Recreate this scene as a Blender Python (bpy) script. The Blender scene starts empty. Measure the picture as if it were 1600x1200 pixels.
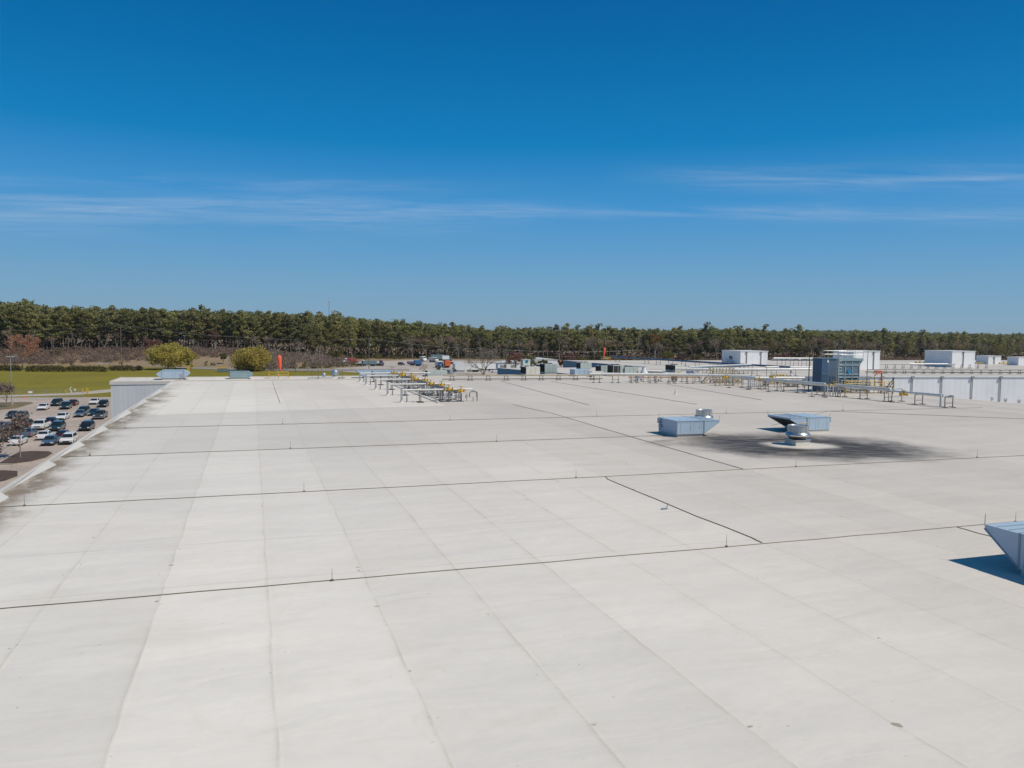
import bpy, bmesh, math, random
import numpy as np
from mathutils import Vector, Matrix
random.seed(7); RNG = np.random.default_rng(7)
R = math.radians
scene = bpy.context.scene
COL = scene.collection
ROOF = 11.0                     # roof level of the low building, ground is z = 0

# ------------------------------------------------------------------ camera
ROWS = ((0.9503678808706871, 0.010086910719709841, -0.31096486180838295),
        (-0.3109433628743889, 0.06525971813413099, -0.9481853164194328),
        (0.010729218598771422, 0.9978173296857429, 0.06515719796824752))
CAMP = (0.0, 0.0, 19.0)
FPX = 1235.0
cam = bpy.data.cameras.new('camera'); cam.sensor_width = 36.0; cam.lens = FPX * 36.0 / 1600.0
cam.clip_start = 0.1; cam.clip_end = 20000
co = bpy.data.objects.new('camera', cam); COL.objects.link(co)
m = Matrix(ROWS).to_4x4(); m.translation = Vector(CAMP); co.matrix_world = m
scene.camera = co

# ------------------------------------------------------------------ light
SUNV = Vector((0.58, -0.52, 1.0)).normalized()
ELEV = math.asin(SUNV.z); AZ = math.atan2(SUNV.x, SUNV.y)
sun = bpy.data.lights.new('sun', 'SUN'); sun.energy = 4.1; sun.angle = R(0.53); sun.color = (1.0, 0.93, 0.81)
so = bpy.data.objects.new('sun', sun); COL.objects.link(so)
so.rotation_euler = SUNV.to_track_quat('Z', 'Y').to_euler(); so.location = (60, -60, 120)

world = bpy.data.worlds.new('World'); scene.world = world; world.use_nodes = True
def build_world():
    nt = world.node_tree; nt.nodes.clear(); nd = nt.nodes; ln = nt.links
    out = nd.new('ShaderNodeOutputWorld'); bg = nd.new('ShaderNodeBackground'); bg.inputs[1].default_value = 0.10
    ln.new(bg.outputs[0], out.inputs[0])
    sky = nd.new('ShaderNodeTexSky'); sky.sky_type = 'NISHITA'; sky.sun_disc = False
    sky.sun_elevation = ELEV; sky.sun_rotation = AZ; sky.altitude = 100; sky.air_density = 1.0; sky.dust_density = 0.25; sky.ozone_density = 3.0
    def M(op, a, b=None, c=None, clamp=False):
        n = nd.new('ShaderNodeMath'); n.operation = op; n.use_clamp = clamp
        for i, v in enumerate((a, b, c)):
            if v is None: continue
            if isinstance(v, (int, float)): n.inputs[i].default_value = v
            else: ln.new(v, n.inputs[i])
        return n.outputs[0]
    hs = nd.new('ShaderNodeHueSaturation'); hs.inputs['Saturation'].default_value = 1.32; hs.inputs['Hue'].default_value = 0.492
    hs.inputs['Value'].default_value = 0.92
    ln.new(sky.outputs[0], hs.inputs['Color'])
    # clear spring sky: pale at the horizon, deep azure overhead, by elevation
    tc = nd.new('ShaderNodeTexCoord'); sp = nd.new('ShaderNodeSeparateXYZ'); ln.new(tc.outputs['Generated'], sp.inputs[0])
    x, y, z = sp.outputs
    az = M('ARCTAN2', x, y); el = M('ARCSINE', z)
    rp = nd.new('ShaderNodeValToRGB'); ln.new(M('DIVIDE', el, math.pi / 2, clamp=True), rp.inputs[0])
    def lin(c): return tuple((v / 255 / 12.92 if v <= 10 else ((v / 255 + 0.055) / 1.055) ** 2.4) for v in c)
    STOPS = ((0, (132, 167, 190)), (3, (116, 163, 197)), (6, (92, 155, 203)), (9, (64, 145, 205)), (13, (10, 125, 188)), (18, (0, 108, 172)), (23, (0, 94, 158)), (40, (26, 90, 138)), (90, (50, 88, 122)))
    cr = rp.color_ramp
    while len(cr.elements) < len(STOPS): cr.elements.new(0.5)
    for e_, (d, c) in zip(cr.elements, STOPS): e_.position = d / 90.0; e_.color = (*lin(c), 1)
    up = nd.new('ShaderNodeVectorMath'); up.operation = 'SCALE'; up.inputs['Scale'].default_value = 10.0; ln.new(rp.outputs[0], up.inputs[0])
    m0 = nd.new('ShaderNodeMix'); m0.data_type = 'RGBA'; m0.inputs['Factor'].default_value = 0.96; ln.new(hs.outputs[0], m0.inputs['A']); ln.new(up.outputs[0], m0.inputs['B'])
    # thin cirrus streaks, laid out by compass bearing and elevation of the sky
    el2 = M('DIVIDE', z, M('ADD', M('MULTIPLY', x, math.sin(R(18))), M('MULTIPLY', y, math.cos(R(18)))))
    cb = nd.new('ShaderNodeCombineXYZ'); ln.new(M('MULTIPLY', az, 3.2), cb.inputs[0]); ln.new(M('MULTIPLY', el2, 46.0), cb.inputs[1])
    n1 = nd.new('ShaderNodeTexNoise'); n1.inputs['Scale'].default_value = 1.0; n1.inputs['Detail'].default_value = 8; n1.inputs['Roughness'].default_value = 0.58
    n1.inputs['Distortion'].default_value = 0.6
    ln.new(cb.outputs[0], n1.inputs['Vector'])
    def band(c, w):
        d = M('DIVIDE', M('SUBTRACT', el2, c), w); return M('POWER', 2.718, M('MULTIPLY', M('MULTIPLY', d, d), -1.0))
    right = M('MULTIPLY', M('SUBTRACT', az, 0.42), 4.0, clamp=True); left = M('MULTIPLY', M('SUBTRACT', 0.38, az), 3.0, clamp=True)
    front = M('GREATER_THAN', y, 0.0)
    mask = M('ADD', M('ADD', band(0.153, 0.010), M('MULTIPLY', band(0.142, 0.022), left)), M('ADD', M('MULTIPLY', band(0.196, 0.016), right), M('MULTIPLY', band(0.182, 0.010), M('MULTIPLY', left, 0.45))), clamp=True)
    mask = M('MULTIPLY', mask, front)
    cb2 = nd.new('ShaderNodeCombineXYZ'); ln.new(M('ADD', M('MULTIPLY', az, 9.0), M('MULTIPLY', el2, 14.0)), cb2.inputs[0]); ln.new(M('MULTIPLY', el2, 150.0), cb2.inputs[1])
    n2 = nd.new('ShaderNodeTexNoise'); n2.inputs['Scale'].default_value = 1.0; n2.inputs['Detail'].default_value = 9; n2.inputs['Roughness'].default_value = 0.62; n2.inputs['Distortion'].default_value = 0.9
    ln.new(cb2.outputs[0], n2.inputs['Vector'])
    st = M('MULTIPLY', M('SUBTRACT', n1.outputs[0], 0.36), 2.6, clamp=True); fe = M('MULTIPLY', M('SUBTRACT', n2.outputs[0], 0.34), 2.8, clamp=True)
    f = M('MULTIPLY', M('MULTIPLY', mask, M('ADD', M('MULTIPLY', st, 0.35), M('MULTIPLY', M('POWER', st, 0.6), fe))), 0.30)
    mx = nd.new('ShaderNodeMix'); mx.data_type = 'RGBA'
    ln.new(f, mx.inputs['Factor']); ln.new(m0.outputs['Result'], mx.inputs['A']); mx.inputs['B'].default_value = (5.6, 6.4, 7.4, 1)
    ln.new(mx.outputs['Result'], bg.inputs[0])
build_world()
scene.view_settings.view_transform = 'Standard'; scene.view_settings.look = 'None'
scene.view_settings.exposure = 0.0; scene.view_settings.gamma = 1.0; scene.view_settings.use_curve_mapping = False
scene.cycles.max_bounces = 6; scene.cycles.diffuse_bounces = 3; scene.cycles.glossy_bounces = 2; scene.cycles.transparent_max_bounces = 6

# ------------------------------------------------------------------ survey: turn a sighting and a level (or a distance) into a place
def _ray(px, py):
    d = ((px - 800.0) / FPX, (600.0 - py) / FPX, -1.0)
    return [sum(ROWS[i][k] * d[k] for k in range(3)) for i in range(3)]
def at(px, py, z):
    d = _ray(px, py); t = (z - 19.0) / d[2]; return Vector((d[0] * t, d[1] * t, z))
def terrain(x, y):
    t = min(max((0.311 * x + 0.948 * y - 392.0) / 52.0, 0), 1); t = t * t * (3 - 2 * t)
    u = min(max((60.0 - x) / 80.0, 0), 1); u = u * u * (3 - 2 * u)
    return 6.0 * t * u
def far(px, t):                          # ground point at sighting px, t metres out
    d0 = _ray(px, 560); x, y = d0[0] * t, d0[1] * t
    return Vector((x, y, terrain(x, y)))
def skyz(px, py, t):                     # height of a sighting at t metres out
    d = _ray(px, py); return 19.0 + d[2] * t

# ------------------------------------------------------------------ materials
MATS = {}
def mat(name, col, rough=0.6, metal=0.0, var=0.08, scale=1.2, col2=None, bump=0.0, spec=0.5, rand=0.0, coat=0.0):
    if name in MATS: return MATS[name]
    m = bpy.data.materials.new(name); m.use_nodes = True; nt = m.node_tree; nd = nt.nodes; ln = nt.links
    b = nd['Principled BSDF']; b.inputs['Roughness'].default_value = rough; b.inputs['Metallic'].default_value = metal
    b.inputs['Specular IOR Level'].default_value = spec
    if coat: b.inputs['Coat Weight'].default_value = coat
    tc = nd.new('ShaderNodeTexCoord'); n = nd.new('ShaderNodeTexNoise'); n.inputs['Scale'].default_value = scale; n.inputs['Detail'].default_value = 5
    ln.new(tc.outputs['Object'], n.inputs['Vector'])
    mp = nd.new('ShaderNodeMapRange'); mp.inputs['From Min'].default_value = 0.3; mp.inputs['From Max'].default_value = 0.7
    ln.new(n.outputs[0], mp.inputs[0])
    c2 = col2 or tuple(c * (1 - 2 * var) for c in col)
    mx = nd.new('ShaderNodeMix'); mx.data_type = 'RGBA'; mx.inputs['A'].default_value = (*c2, 1); mx.inputs['B'].default_value = (*col, 1)
    ln.new(mp.outputs[0], mx.inputs['Factor']); res = mx.outputs['Result']
    if rand:
        oi = nd.new('ShaderNodeObjectInfo'); hs = nd.new('ShaderNodeHueSaturation')
        r1 = nd.new('ShaderNodeMapRange'); r1.inputs['To Min'].default_value = 1 - rand; r1.inputs['To Max'].default_value = 1 + rand
        ln.new(oi.outputs['Random'], r1.inputs[0]); ln.new(r1.outputs[0], hs.inputs['Value'])
        r2 = nd.new('ShaderNodeMapRange'); r2.inputs['To Min'].default_value = 0.5 - 0.06 * rand; r2.inputs['To Max'].default_value = 0.5 + 0.05 * rand
        fr = nd.new('ShaderNodeMath'); fr.operation = 'FRACT'; mu = nd.new('ShaderNodeMath'); mu.operation = 'MULTIPLY'; mu.inputs[1].default_value = 7.31
        ln.new(oi.outputs['Random'], mu.inputs[0]); ln.new(mu.outputs[0], fr.inputs[0]); ln.new(fr.outputs[0], r2.inputs[0]); ln.new(r2.outputs[0], hs.inputs['Hue'])
        ln.new(res, hs.inputs['Color']); res = hs.outputs[0]
    ln.new(res, b.inputs['Base Color'])
    if bump:
        bp = nd.new('ShaderNodeBump'); bp.inputs['Strength'].default_value = bump; bp.inputs['Distance'].default_value = 0.05
        ln.new(n.outputs[0], bp.inputs['Height']); ln.new(bp.outputs[0], b.inputs['Normal'])
    MATS[name] = m; return m
def siding(name, col, axis, pitch, dark=0.8, rough=0.5):
    """ribbed metal sheet: ribs run up the wall, spaced along axis (0 x, 1 y)"""
    if name in MATS: return MATS[name]
    m = mat(name, col, rough, 0.0, 0.05, 0.35); nt = m.node_tree; nd = nt.nodes; ln = nt.links; b = nd['Principled BSDF']
    tc = nd.new('ShaderNodeTexCoord'); sp = nd.new('ShaderNodeSeparateXYZ'); ln.new(tc.outputs['Object'], sp.inputs[0])
    d = nd.new('ShaderNodeMath'); d.operation = 'DIVIDE'; d.inputs[1].default_value = pitch; ln.new(sp.outputs[axis], d.inputs[0])
    pp = nd.new('ShaderNodeMath'); pp.operation = 'PINGPONG'; pp.inputs[1].default_value = 0.5; ln.new(d.outputs[0], pp.inputs[0])
    bp = nd.new('ShaderNodeBump'); bp.inputs['Strength'].default_value = 0.5; bp.inputs['Distance'].default_value = 0.04
    ln.new(pp.outputs[0], bp.inputs['Height']); ln.new(bp.outputs[0], b.inputs['Normal'])
    # rain streaks
    cb = nd.new('ShaderNodeMapping'); cb.inputs['Scale'].default_value = (1.6, 1.6, 0.12); ln.new(tc.outputs['Object'], cb.inputs[0])
    n = nd.new('ShaderNodeTexNoise'); n.inputs['Scale'].default_value = 1.0; n.inputs['Detail'].default_value = 4; ln.new(cb.outputs[0], n.inputs['Vector'])
    mp = nd.new('ShaderNodeMapRange'); mp.inputs['From Min'].default_value = 0.45; mp.inputs['From Max'].default_value = 0.75; mp.inputs['To Min'].default_value = 1.0; mp.inputs['To Max'].default_value = dark
    ln.new(n.outputs[0], mp.inputs[0])
    old = b.inputs['Base Color'].links[0].from_socket
    mx = nd.new('ShaderNodeMix'); mx.data_type = 'RGBA'; mx.blend_type = 'MULTIPLY'; mx.inputs['Factor'].default_value = 1.0
    ln.new(old, mx.inputs['A']); ln.new(mp.outputs[0], mx.inputs['B']); ln.new(mx.outputs['Result'], b.inputs['Base Color'])
    return m

WHITE = mat('white_metal', (0.74, 0.75, 0.75), 0.45, 0, 0.05, 0.5)
OFFW = mat('cream_metal', (0.62, 0.61, 0.54), 0.5, 0, 0.06, 0.8)
UNITB = mat('pale_blue_metal', (0.40, 0.50, 0.61), 0.42, 0, 0.05, 0.7)
UNITG = mat('grey_green_metal', (0.42, 0.48, 0.46), 0.5, 0, 0.06, 0.7)
TEAL = mat('teal_grey_metal', (0.24, 0.34, 0.37), 0.5, 0, 0.06, 0.7)
GALV = mat('galvanised_steel', (0.56, 0.57, 0.58), 0.38, 0.75, 0.08, 3.0)
ALU = mat('spun_aluminium', (0.66, 0.67, 0.68), 0.3, 0.9, 0.08, 2.0)
PIPEW = mat('white_pipe_jacket', (0.72, 0.72, 0.70), 0.4, 0.1, 0.08, 0.8)
PIPEG = mat('grey_pipe', (0.36, 0.36, 0.36), 0.45, 0.4, 0.1, 1.0)
STEEL = mat('weathered_steel', (0.20, 0.18, 0.165), 0.6, 0.3, 0.15, 2.0)
DARK = mat('black_metal', (0.03, 0.032, 0.035), 0.5, 0.2, 0.1, 2.0)
SCREEN = mat('dirty_filter_screen', (0.045, 0.042, 0.036), 0.9, 0, 0.3, 6.0)
YEL = mat('safety_yellow', (0.60, 0.38, 0.045), 0.45, 0, 0.08, 1.5)
ORANGE = mat('windsock_orange', (0.85, 0.12, 0.05), 0.7, 0, 0.08, 1.0)
RUST = mat('orange_pipe', (0.52, 0.16, 0.05), 0.55, 0, 0.12, 1.5)
BEIGE = mat('beige_steel', (0.42, 0.34, 0.22), 0.55, 0, 0.08, 1.5)
NAVY = mat('dark_blue_panel', (0.045, 0.105, 0.19), 0.45, 0, 0.12, 0.6)
NAVT = mat('tower_dark_teal', (0.12, 0.195, 0.245), 0.5, 0, 0.1, 0.9)
CABLE = mat('aged_copper_cable', (0.18, 0.155, 0.125), 0.6, 0.3, 0.15, 1.0)
GLASS = mat('dark_window_glass', (0.012, 0.018, 0.026), 0.08, 0, 0.1, 1.0, spec=0.8)
TYRE = mat('black_rubber', (0.018, 0.018, 0.018), 0.85, 0, 0.1, 4.0)
RIM = mat('alloy_rim', (0.45, 0.45, 0.46), 0.3, 0.8, 0.1, 4.0)
LAMPM = mat('headlight_lens', (0.65, 0.67, 0.68), 0.12, 0, 0.05, 4.0)
TAILM = mat('red_tail_lens', (0.45, 0.02, 0.02), 0.2, 0, 0.1, 4.0)
CONC = mat('pale_concrete', (0.40, 0.36, 0.31), 0.9, 0, 0.1, 0.15, bump=0.1)
WOOD = mat('weathered_pole_wood', (0.19, 0.16, 0.135), 0.9, 0, 0.15, 1.0)
MEMB = mat('white_membrane_flashing', (0.58, 0.555, 0.515), 0.55, 0, 0.06, 0.5)
INK = mat('black_lettering', (0.03, 0.03, 0.035), 0.7, 0, 0.05, 4.0)

# ------------------------------------------------------------------ mesh collecting
class MB:
    def __init__(s): s.v = []; s.f = []
    def add(s, vs, fs):
        o = len(s.v); s.v += [tuple(p) for p in vs]; s.f += [tuple(i + o for i in f) for f in fs]; return s
    def box(s, x0, x1, y0, y1, z0, z1):
        return s.add([(x0, y0, z0), (x1, y0, z0), (x1, y1, z0), (x0, y1, z0), (x0, y0, z1), (x1, y0, z1), (x1, y1, z1), (x0, y1, z1)],
                     [(3, 2, 1, 0), (4, 5, 6, 7), (0, 1, 5, 4), (1, 2, 6, 5), (2, 3, 7, 6), (3, 0, 4, 7)])
    def bar(s, a, b, w, h=None):
        h = h or w; a = Vector(a); b = Vector(b); d = (b - a).normalized()
        u = d.cross(Vector((0, 0, 1)));  u = u.normalized() if u.length > 1e-4 else Vector((1, 0, 0)); v = u.cross(d)
        q = [u * (sx * w / 2) + v * (sy * h / 2) for sx, sy in ((-1, -1), (1, -1), (1, 1), (-1, 1))]
        return s.add([a + k for k in q] + [b + k for k in q], [(3, 2, 1, 0), (4, 5, 6, 7), (0, 1, 5, 4), (1, 2, 6, 5), (2, 3, 7, 6), (3, 0, 4, 7)])
    def tube(s, pts, r, n=8, caps=True):
        pts = [Vector(p) for p in pts]; rs = r if isinstance(r, (list, tuple)) else [r] * len(pts); vs = []; fs = []
        up = None
        for i, p in enumerate(pts):
            d = (pts[min(i + 1, len(pts) - 1)] - pts[max(i - 1, 0)]).normalized()
            if up is None:
                up = d.cross(Vector((0.3, 0.1, 1))); up = up if up.length > 1e-3 else Vector((1, 0, 0))
            u = (up - d * up.dot(d)).normalized(); up = u; w = d.cross(u)
            for k in range(n):
                a = 2 * math.pi * k / n; vs.append(p + (u * math.cos(a) + w * math.sin(a)) * rs[i])
        for i in range(len(pts) - 1):
            for k in range(n): fs.append((i * n + k, i * n + (k + 1) % n, (i + 1) * n + (k + 1) % n, (i + 1) * n + k))
        if caps: fs += [tuple(range(n - 1, -1, -1)), tuple((len(pts) - 1) * n + k for k in range(n))]
        return s.add(vs, fs)
    def lathe(s, prof, c=(0, 0, 0), n=24):
        vs = []; fs = []
        for r, z in prof:
            for k in range(n):
                a = 2 * math.pi * k / n; vs.append((c[0] + r * math.cos(a), c[1] + r * math.sin(a), c[2] + z))
        for i in range(len(prof) - 1):
            for k in range(n): fs.append((i * n + k, i * n + (k + 1) % n, (i + 1) * n + (k + 1) % n, (i + 1) * n + k))
        fs += [tuple(range(n - 1, -1, -1)), tuple((len(prof) - 1) * n + k for k in range(n))]
        return s.add(vs, fs)
    def prism(s, prof, a0, a1, axis='y'):
        n = len(prof)
        P = (lambda p, t: (p[0], t, p[1])) if axis == 'y' else (lambda p, t: (t, p[0], p[1]))
        vs = [P(p, a0) for p in prof] + [P(p, a1) for p in prof]
        return s.add(vs, [tuple(range(n)), tuple(range(2 * n - 1, n - 1, -1))] + [(i, i + n, (i + 1) % n + n, (i + 1) % n) for i in range(n)])
    def poly(s, pts, z0, z1):
        n = len(pts); vs = [(p[0], p[1], z0) for p in pts] + [(p[0], p[1], z1) for p in pts]
        return s.add(vs, [tuple(range(n - 1, -1, -1)), tuple(range(n, 2 * n))] + [(i, (i + 1) % n, (i + 1) % n + n, i + n) for i in range(n)])
    def build(s, name, m, parent=None, smooth=False, bevel=0.0):
        me = bpy.data.meshes.new(name); me.from_pydata(s.v, [], s.f); me.materials.append(m)
        bm = bmesh.new(); bm.from_mesh(me); bmesh.ops.recalc_face_normals(bm, faces=bm.faces); bm.to_mesh(me); bm.free()
        if smooth:
            for p in me.polygons: p.use_smooth = True
            me.set_sharp_from_angle(angle=R(40))
        o = bpy.data.objects.new(name, me); COL.objects.link(o)
        if parent: o.parent = parent
        if bevel:
            b = o.modifiers.new('bevel', 'BEVEL'); b.width = bevel; b.segments = 1; b.limit_method = 'ANGLE'
        return o
def tag(o, label, cat, group=None):
    o['label'] = label; o['category'] = cat
    if group: o['group'] = group
    return o
def thing(name, label, cat, loc=(0, 0, 0), rz=0.0, group=None):
    o = bpy.data.objects.new(name, None); COL.objects.link(o); o.location = loc; o.rotation_euler = (0, 0, rz); o.empty_display_size = 0.3
    return tag(o, label, cat, group)
def struct(o): o['kind'] = 'structure'; return o
def stuff(o): o['kind'] = 'stuff'; return o
def dup(root, loc, rz=0.0, label=None, sc=None):
    r = root.copy(); COL.objects.link(r); r.location = loc; r.rotation_euler = (0, 0, rz)
    if label: r['label'] = label
    if sc: r.scale = sc
    for ch in list(root.children):
        c = ch.copy(); COL.objects.link(c); c.parent = r
        for g in list(ch.children):
            d = g.copy(); COL.objects.link(d); d.parent = c
    return r

# ================================================================== GROUND
def node_kit(m):
    nt = m.node_tree; nd = nt.nodes; ln = nt.links
    def put(sock, v):
        if isinstance(v, (int, float)): sock.default_value = v
        elif isinstance(v, tuple): sock.default_value = v if len(v) == len(sock.default_value) else (*v, 1)
        else: ln.new(v, sock)
    def M(op, a, b=None, c=None, clamp=False):
        n = nd.new('ShaderNodeMath'); n.operation = op; n.use_clamp = clamp
        for i, v in enumerate((a, b, c)):
            if v is not None: put(n.inputs[i], v)
        return n.outputs[0]
    def step(x, a, b, lo=0.0, hi=1.0):
        n = nd.new('ShaderNodeMapRange'); n.interpolation_type = 'SMOOTHSTEP'; put(n.inputs[0], x)
        n.inputs[1].default_value = a; n.inputs[2].default_value = b; n.inputs[3].default_value = lo; n.inputs[4].default_value = hi; return n.outputs[0]
    def mix(f, a, b, mode='MIX'):
        n = nd.new('ShaderNodeMix'); n.data_type = 'RGBA'; n.blend_type = mode
        put(n.inputs['Factor'], f); put(n.inputs['A'], a); put(n.inputs['B'], b); return n.outputs['Result']
    def noise(vec, scale, det=4, rough=0.5, dist=0.0):
        n = nd.new('ShaderNodeTexNoise'); n.inputs['Scale'].default_value = scale; n.inputs['Detail'].default_value = det
        n.inputs['Roughness'].default_value = rough; n.inputs['Distortion'].default_value = dist; put(n.inputs['Vector'], vec); return n.outputs[0]
    def xyz(x, y, z=0.0):
        n = nd.new('ShaderNodeCombineXYZ')
        for i, v in enumerate((x, y, z)): put(n.inputs[i], v)
        return n.outputs[0]
    def white(vec):
        n = nd.new('ShaderNodeTexWhiteNoise'); n.noise_dimensions = '3D'; put(n.inputs['Vector'], vec); return n.outputs['Value']
    tc = nd.new('ShaderNodeTexCoord'); sp = nd.new('ShaderNodeSeparateXYZ'); ln.new(tc.outputs['Object'], sp.inputs[0])
    return M, step, mix, noise, xyz, white, tc.outputs['Object'], sp.outputs, nd['Principled BSDF'], nd, ln

def grass_material():
    m = bpy.data.materials.new('grass_and_soil'); m.use_nodes = True
    M, step, mix, noise, xyz, white, P, S, B, nd, ln = node_kit(m)
    n1 = noise(P, 0.03, 6, 0.6); n2 = noise(P, 0.35, 5, 0.6); n3 = noise(P, 2.0, 3)
    g = mix(step(n1, 0.35, 0.65), (0.165, 0.145, 0.024), (0.215, 0.195, 0.030))
    g = mix(step(n2, 0.45, 0.72), g, (0.26, 0.20, 0.055))
    g = mix(M('MULTIPLY', n3, 0.5), g, (0.135, 0.120, 0.022))
    dd = M("ADD", M("MULTIPLY", S[0], 0.311), M("MULTIPLY", S[1], 0.948))
    g = mix(step(M("ADD", dd, M("MULTIPLY", M("SUBTRACT", n2, 0.5), 24.0)), 376, 404), g, mix(n2, (0.21, 0.155, 0.10), (0.29, 0.215, 0.145)))
    B.inputs['Roughness'].default_value = 1.0; B.inputs['Specular IOR Level'].default_value = 0.05
    ln.new(g, B.inputs['Base Color']); return m
GRASS = grass_material()
SOIL = mat('leaf_litter', (0.20, 0.150, 0.105), 0.95, 0, 0.2, 0.12, spec=0.2)

def build_ground():
    xs = [-9000, -4000, -2000, -1200, -800] + list(range(-600, 801, 20)) + [1000, 1400, 2200, 4500, 9000]
    ys = [-3000, -1000, -300] + list(range(-60, 901, 15)) + [1000, 1200, 1600, 2400, 4500, 9000]
    v = [(x, y, terrain(x, y)) for y in ys for x in xs]; n = len(xs)
    f = [(j * n + i, j * n + i + 1, (j + 1) * n + i + 1, (j + 1) * n + i) for j in range(len(ys) - 1) for i in range(n - 1)]
    b = MB(); b.v = v; b.f = f
    o = b.build('ground', GRASS, smooth=False); struct(o)
    for p in o.data.polygons: p.use_smooth = True
build_ground()

def asphalt_material(name, c1, c2):
    m = bpy.data.materials.new(name); m.use_nodes = True
    M, step, mix, noise, xyz, white, P, S, B, nd, ln = node_kit(m)
    c = mix(step(noise(P, 0.06, 6, 0.6), 0.35, 0.65), c1, c2)
    c = mix(step(noise(P, 0.22, 5, 0.65, 1.5), 0.58, 0.75, 0, 0.35), c, (0.09, 0.078, 0.07))
    crack = noise(xyz(M('MULTIPLY', S[0], 0.15), M('MULTIPLY', S[1], 0.03)), 3.0, 5, 0.6, 2.0)
    c = mix(step(M('ABSOLUTE', M('SUBTRACT', crack, 0.5)), 0.0, 0.012, 0.5, 0.0), c, (0.08, 0.07, 0.065))
    B.inputs['Roughness'].default_value = 0.92
    ln.new(c, B.inputs['Base Color']); return m
ASPH = asphalt_material('worn_asphalt', (0.35, 0.285, 0.24), (0.43, 0.355, 0.305))
ROADM = asphalt_material('grey_road', (0.22, 0.20, 0.185), (0.27, 0.245, 0.225))
YARDM = asphalt_material('pale_yard_paving', (0.36, 0.31, 0.27), (0.45, 0.40, 0.36))
MULCH = mat('dark_mulch', (0.085, 0.055, 0.042), 0.95, 0, 0.2, 0.8, bump=0.4)
CURB = mat('curb_concrete', (0.40, 0.35, 0.29), 0.9, 0, 0.1, 0.5)
PAINT = mat('worn_white_paint', (0.47, 0.42, 0.38), 0.8, 0, 0.2, 0.9)
DRYG = mat('dry_island_grass', (0.19, 0.145, 0.075), 0.95, 0, 0.2, 0.4)

struct(MB().poly([(-190, 20), (-11.7, 20), (-11.7, 231), (-26, 240), (-60.5, 243.5), (-190, 240)], -0.3, 0.03).build('parking_lot', ASPH))
struct(MB().poly([(-190, 247), (-66, 247), (-48, 250), (-41, 259), (-20, 300), (-24, 302), (-44.5, 268), (-52, 257), (-66, 252.5), (-190, 252)], -0.3, 0.035).build('driveway', YARDM))
rp = [far(150, 399), far(215, 391), far(330, 372), far(470, 366), far(600, 372), far(640, 380)]
rq = [far(640, 396), far(600, 392), far(470, 388), far(330, 394), far(215, 403), far(150, 407)]
def ribbon(name, A, Bq, m, dz):
    b = MB(); Bq = Bq[::-1]
    P2 = []
    for (a0, a1, b0, b1) in zip(A, A[1:], Bq, Bq[1:]):
        for k in range(6): P2.append((a0.lerp(a1, k / 6), b0.lerp(b1, k / 6)))
    P2.append((A[-1], Bq[-1])); vs = []
    for a, c in P2:
        for s in range(5):
            q = a.lerp(c, s / 4); vs.append((q.x, q.y, terrain(q.x, q.y) + dz))
    fs = [(i * 5 + s, i * 5 + s + 1, (i + 1) * 5 + s + 1, (i + 1) * 5 + s) for i in range(len(P2) - 1) for s in range(4)]
    return struct(b.add(vs, fs).build(name, m))
ribbon('road', rp, rq, ROADM, 0.12)
struct(MB().poly([tuple(far(p, t))[:2] for p, t in ((515, 372), (545, 478), (640, 525), (860, 525), (900, 420), (780, 350), (660, 330), (600, 345))], -0.3, 0.06).build('truck_yard', YARDM))

def island(name, pts, m, label):
    b = MB().poly(pts, 0.0, 0.14); cx = sum(p[0] for p in pts) / len(pts); cy = sum(p[1] for p in pts) / len(pts)
    inn = [(cx + (p[0] - cx) * 0.93, cy + (p[1] - cy) * 0.93) for p in pts]
    struct(b.build('curb', CURB)); struct(MB().poly(inn, 0.05, 0.19).build(name, m))
def rounded(cx, cy, rx, ry, n=20, pw=3.0, sk=0.0):
    out = []
    for k in range(n):
        a = 2 * math.pi * k / n; c, s = math.cos(a), math.sin(a)
        d = (abs(c) ** pw + abs(s) ** pw) ** (-1 / pw); out.append((cx + rx * d * c + sk * ry * d * s, cy + ry * d * s))
    return out
island('mulch_bed', [(-33.8, 124.6), (-31.6, 124.0), (-29.8, 125.6), (-28.6, 129), (-28.6, 133.5), (-29.6, 135.8), (-32.5, 136.8), (-34.0, 136.2)], MULCH, '')
island('mulch_bed', [(-34, 108), (-30.6, 108.0), (-29.0, 110.5), (-28.4, 114), (-29.4, 118), (-31.5, 119.2), (-34, 118)], MULCH, '')
island('grass_island', [(-64, 204), (-55, 205), (-52.2, 209), (-51.8, 224), (-53.5, 227.5), (-64, 228)], DRYG, '')
island('grass_island', [(-64, 182), (-52.5, 182), (-50.8, 186), (-51.5, 193), (-64, 195)], DRYG, '')
pm = MB()
for y0 in (142, 170, 200, 224):
    for k in range(9):
        x = -14 - k * 2.9
        if x > -44: pm.box(x - 0.06, x + 0.06, y0, y0 + 5, 0.031, 0.036)
struct(pm.build('parking_markings', PAINT))

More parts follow.
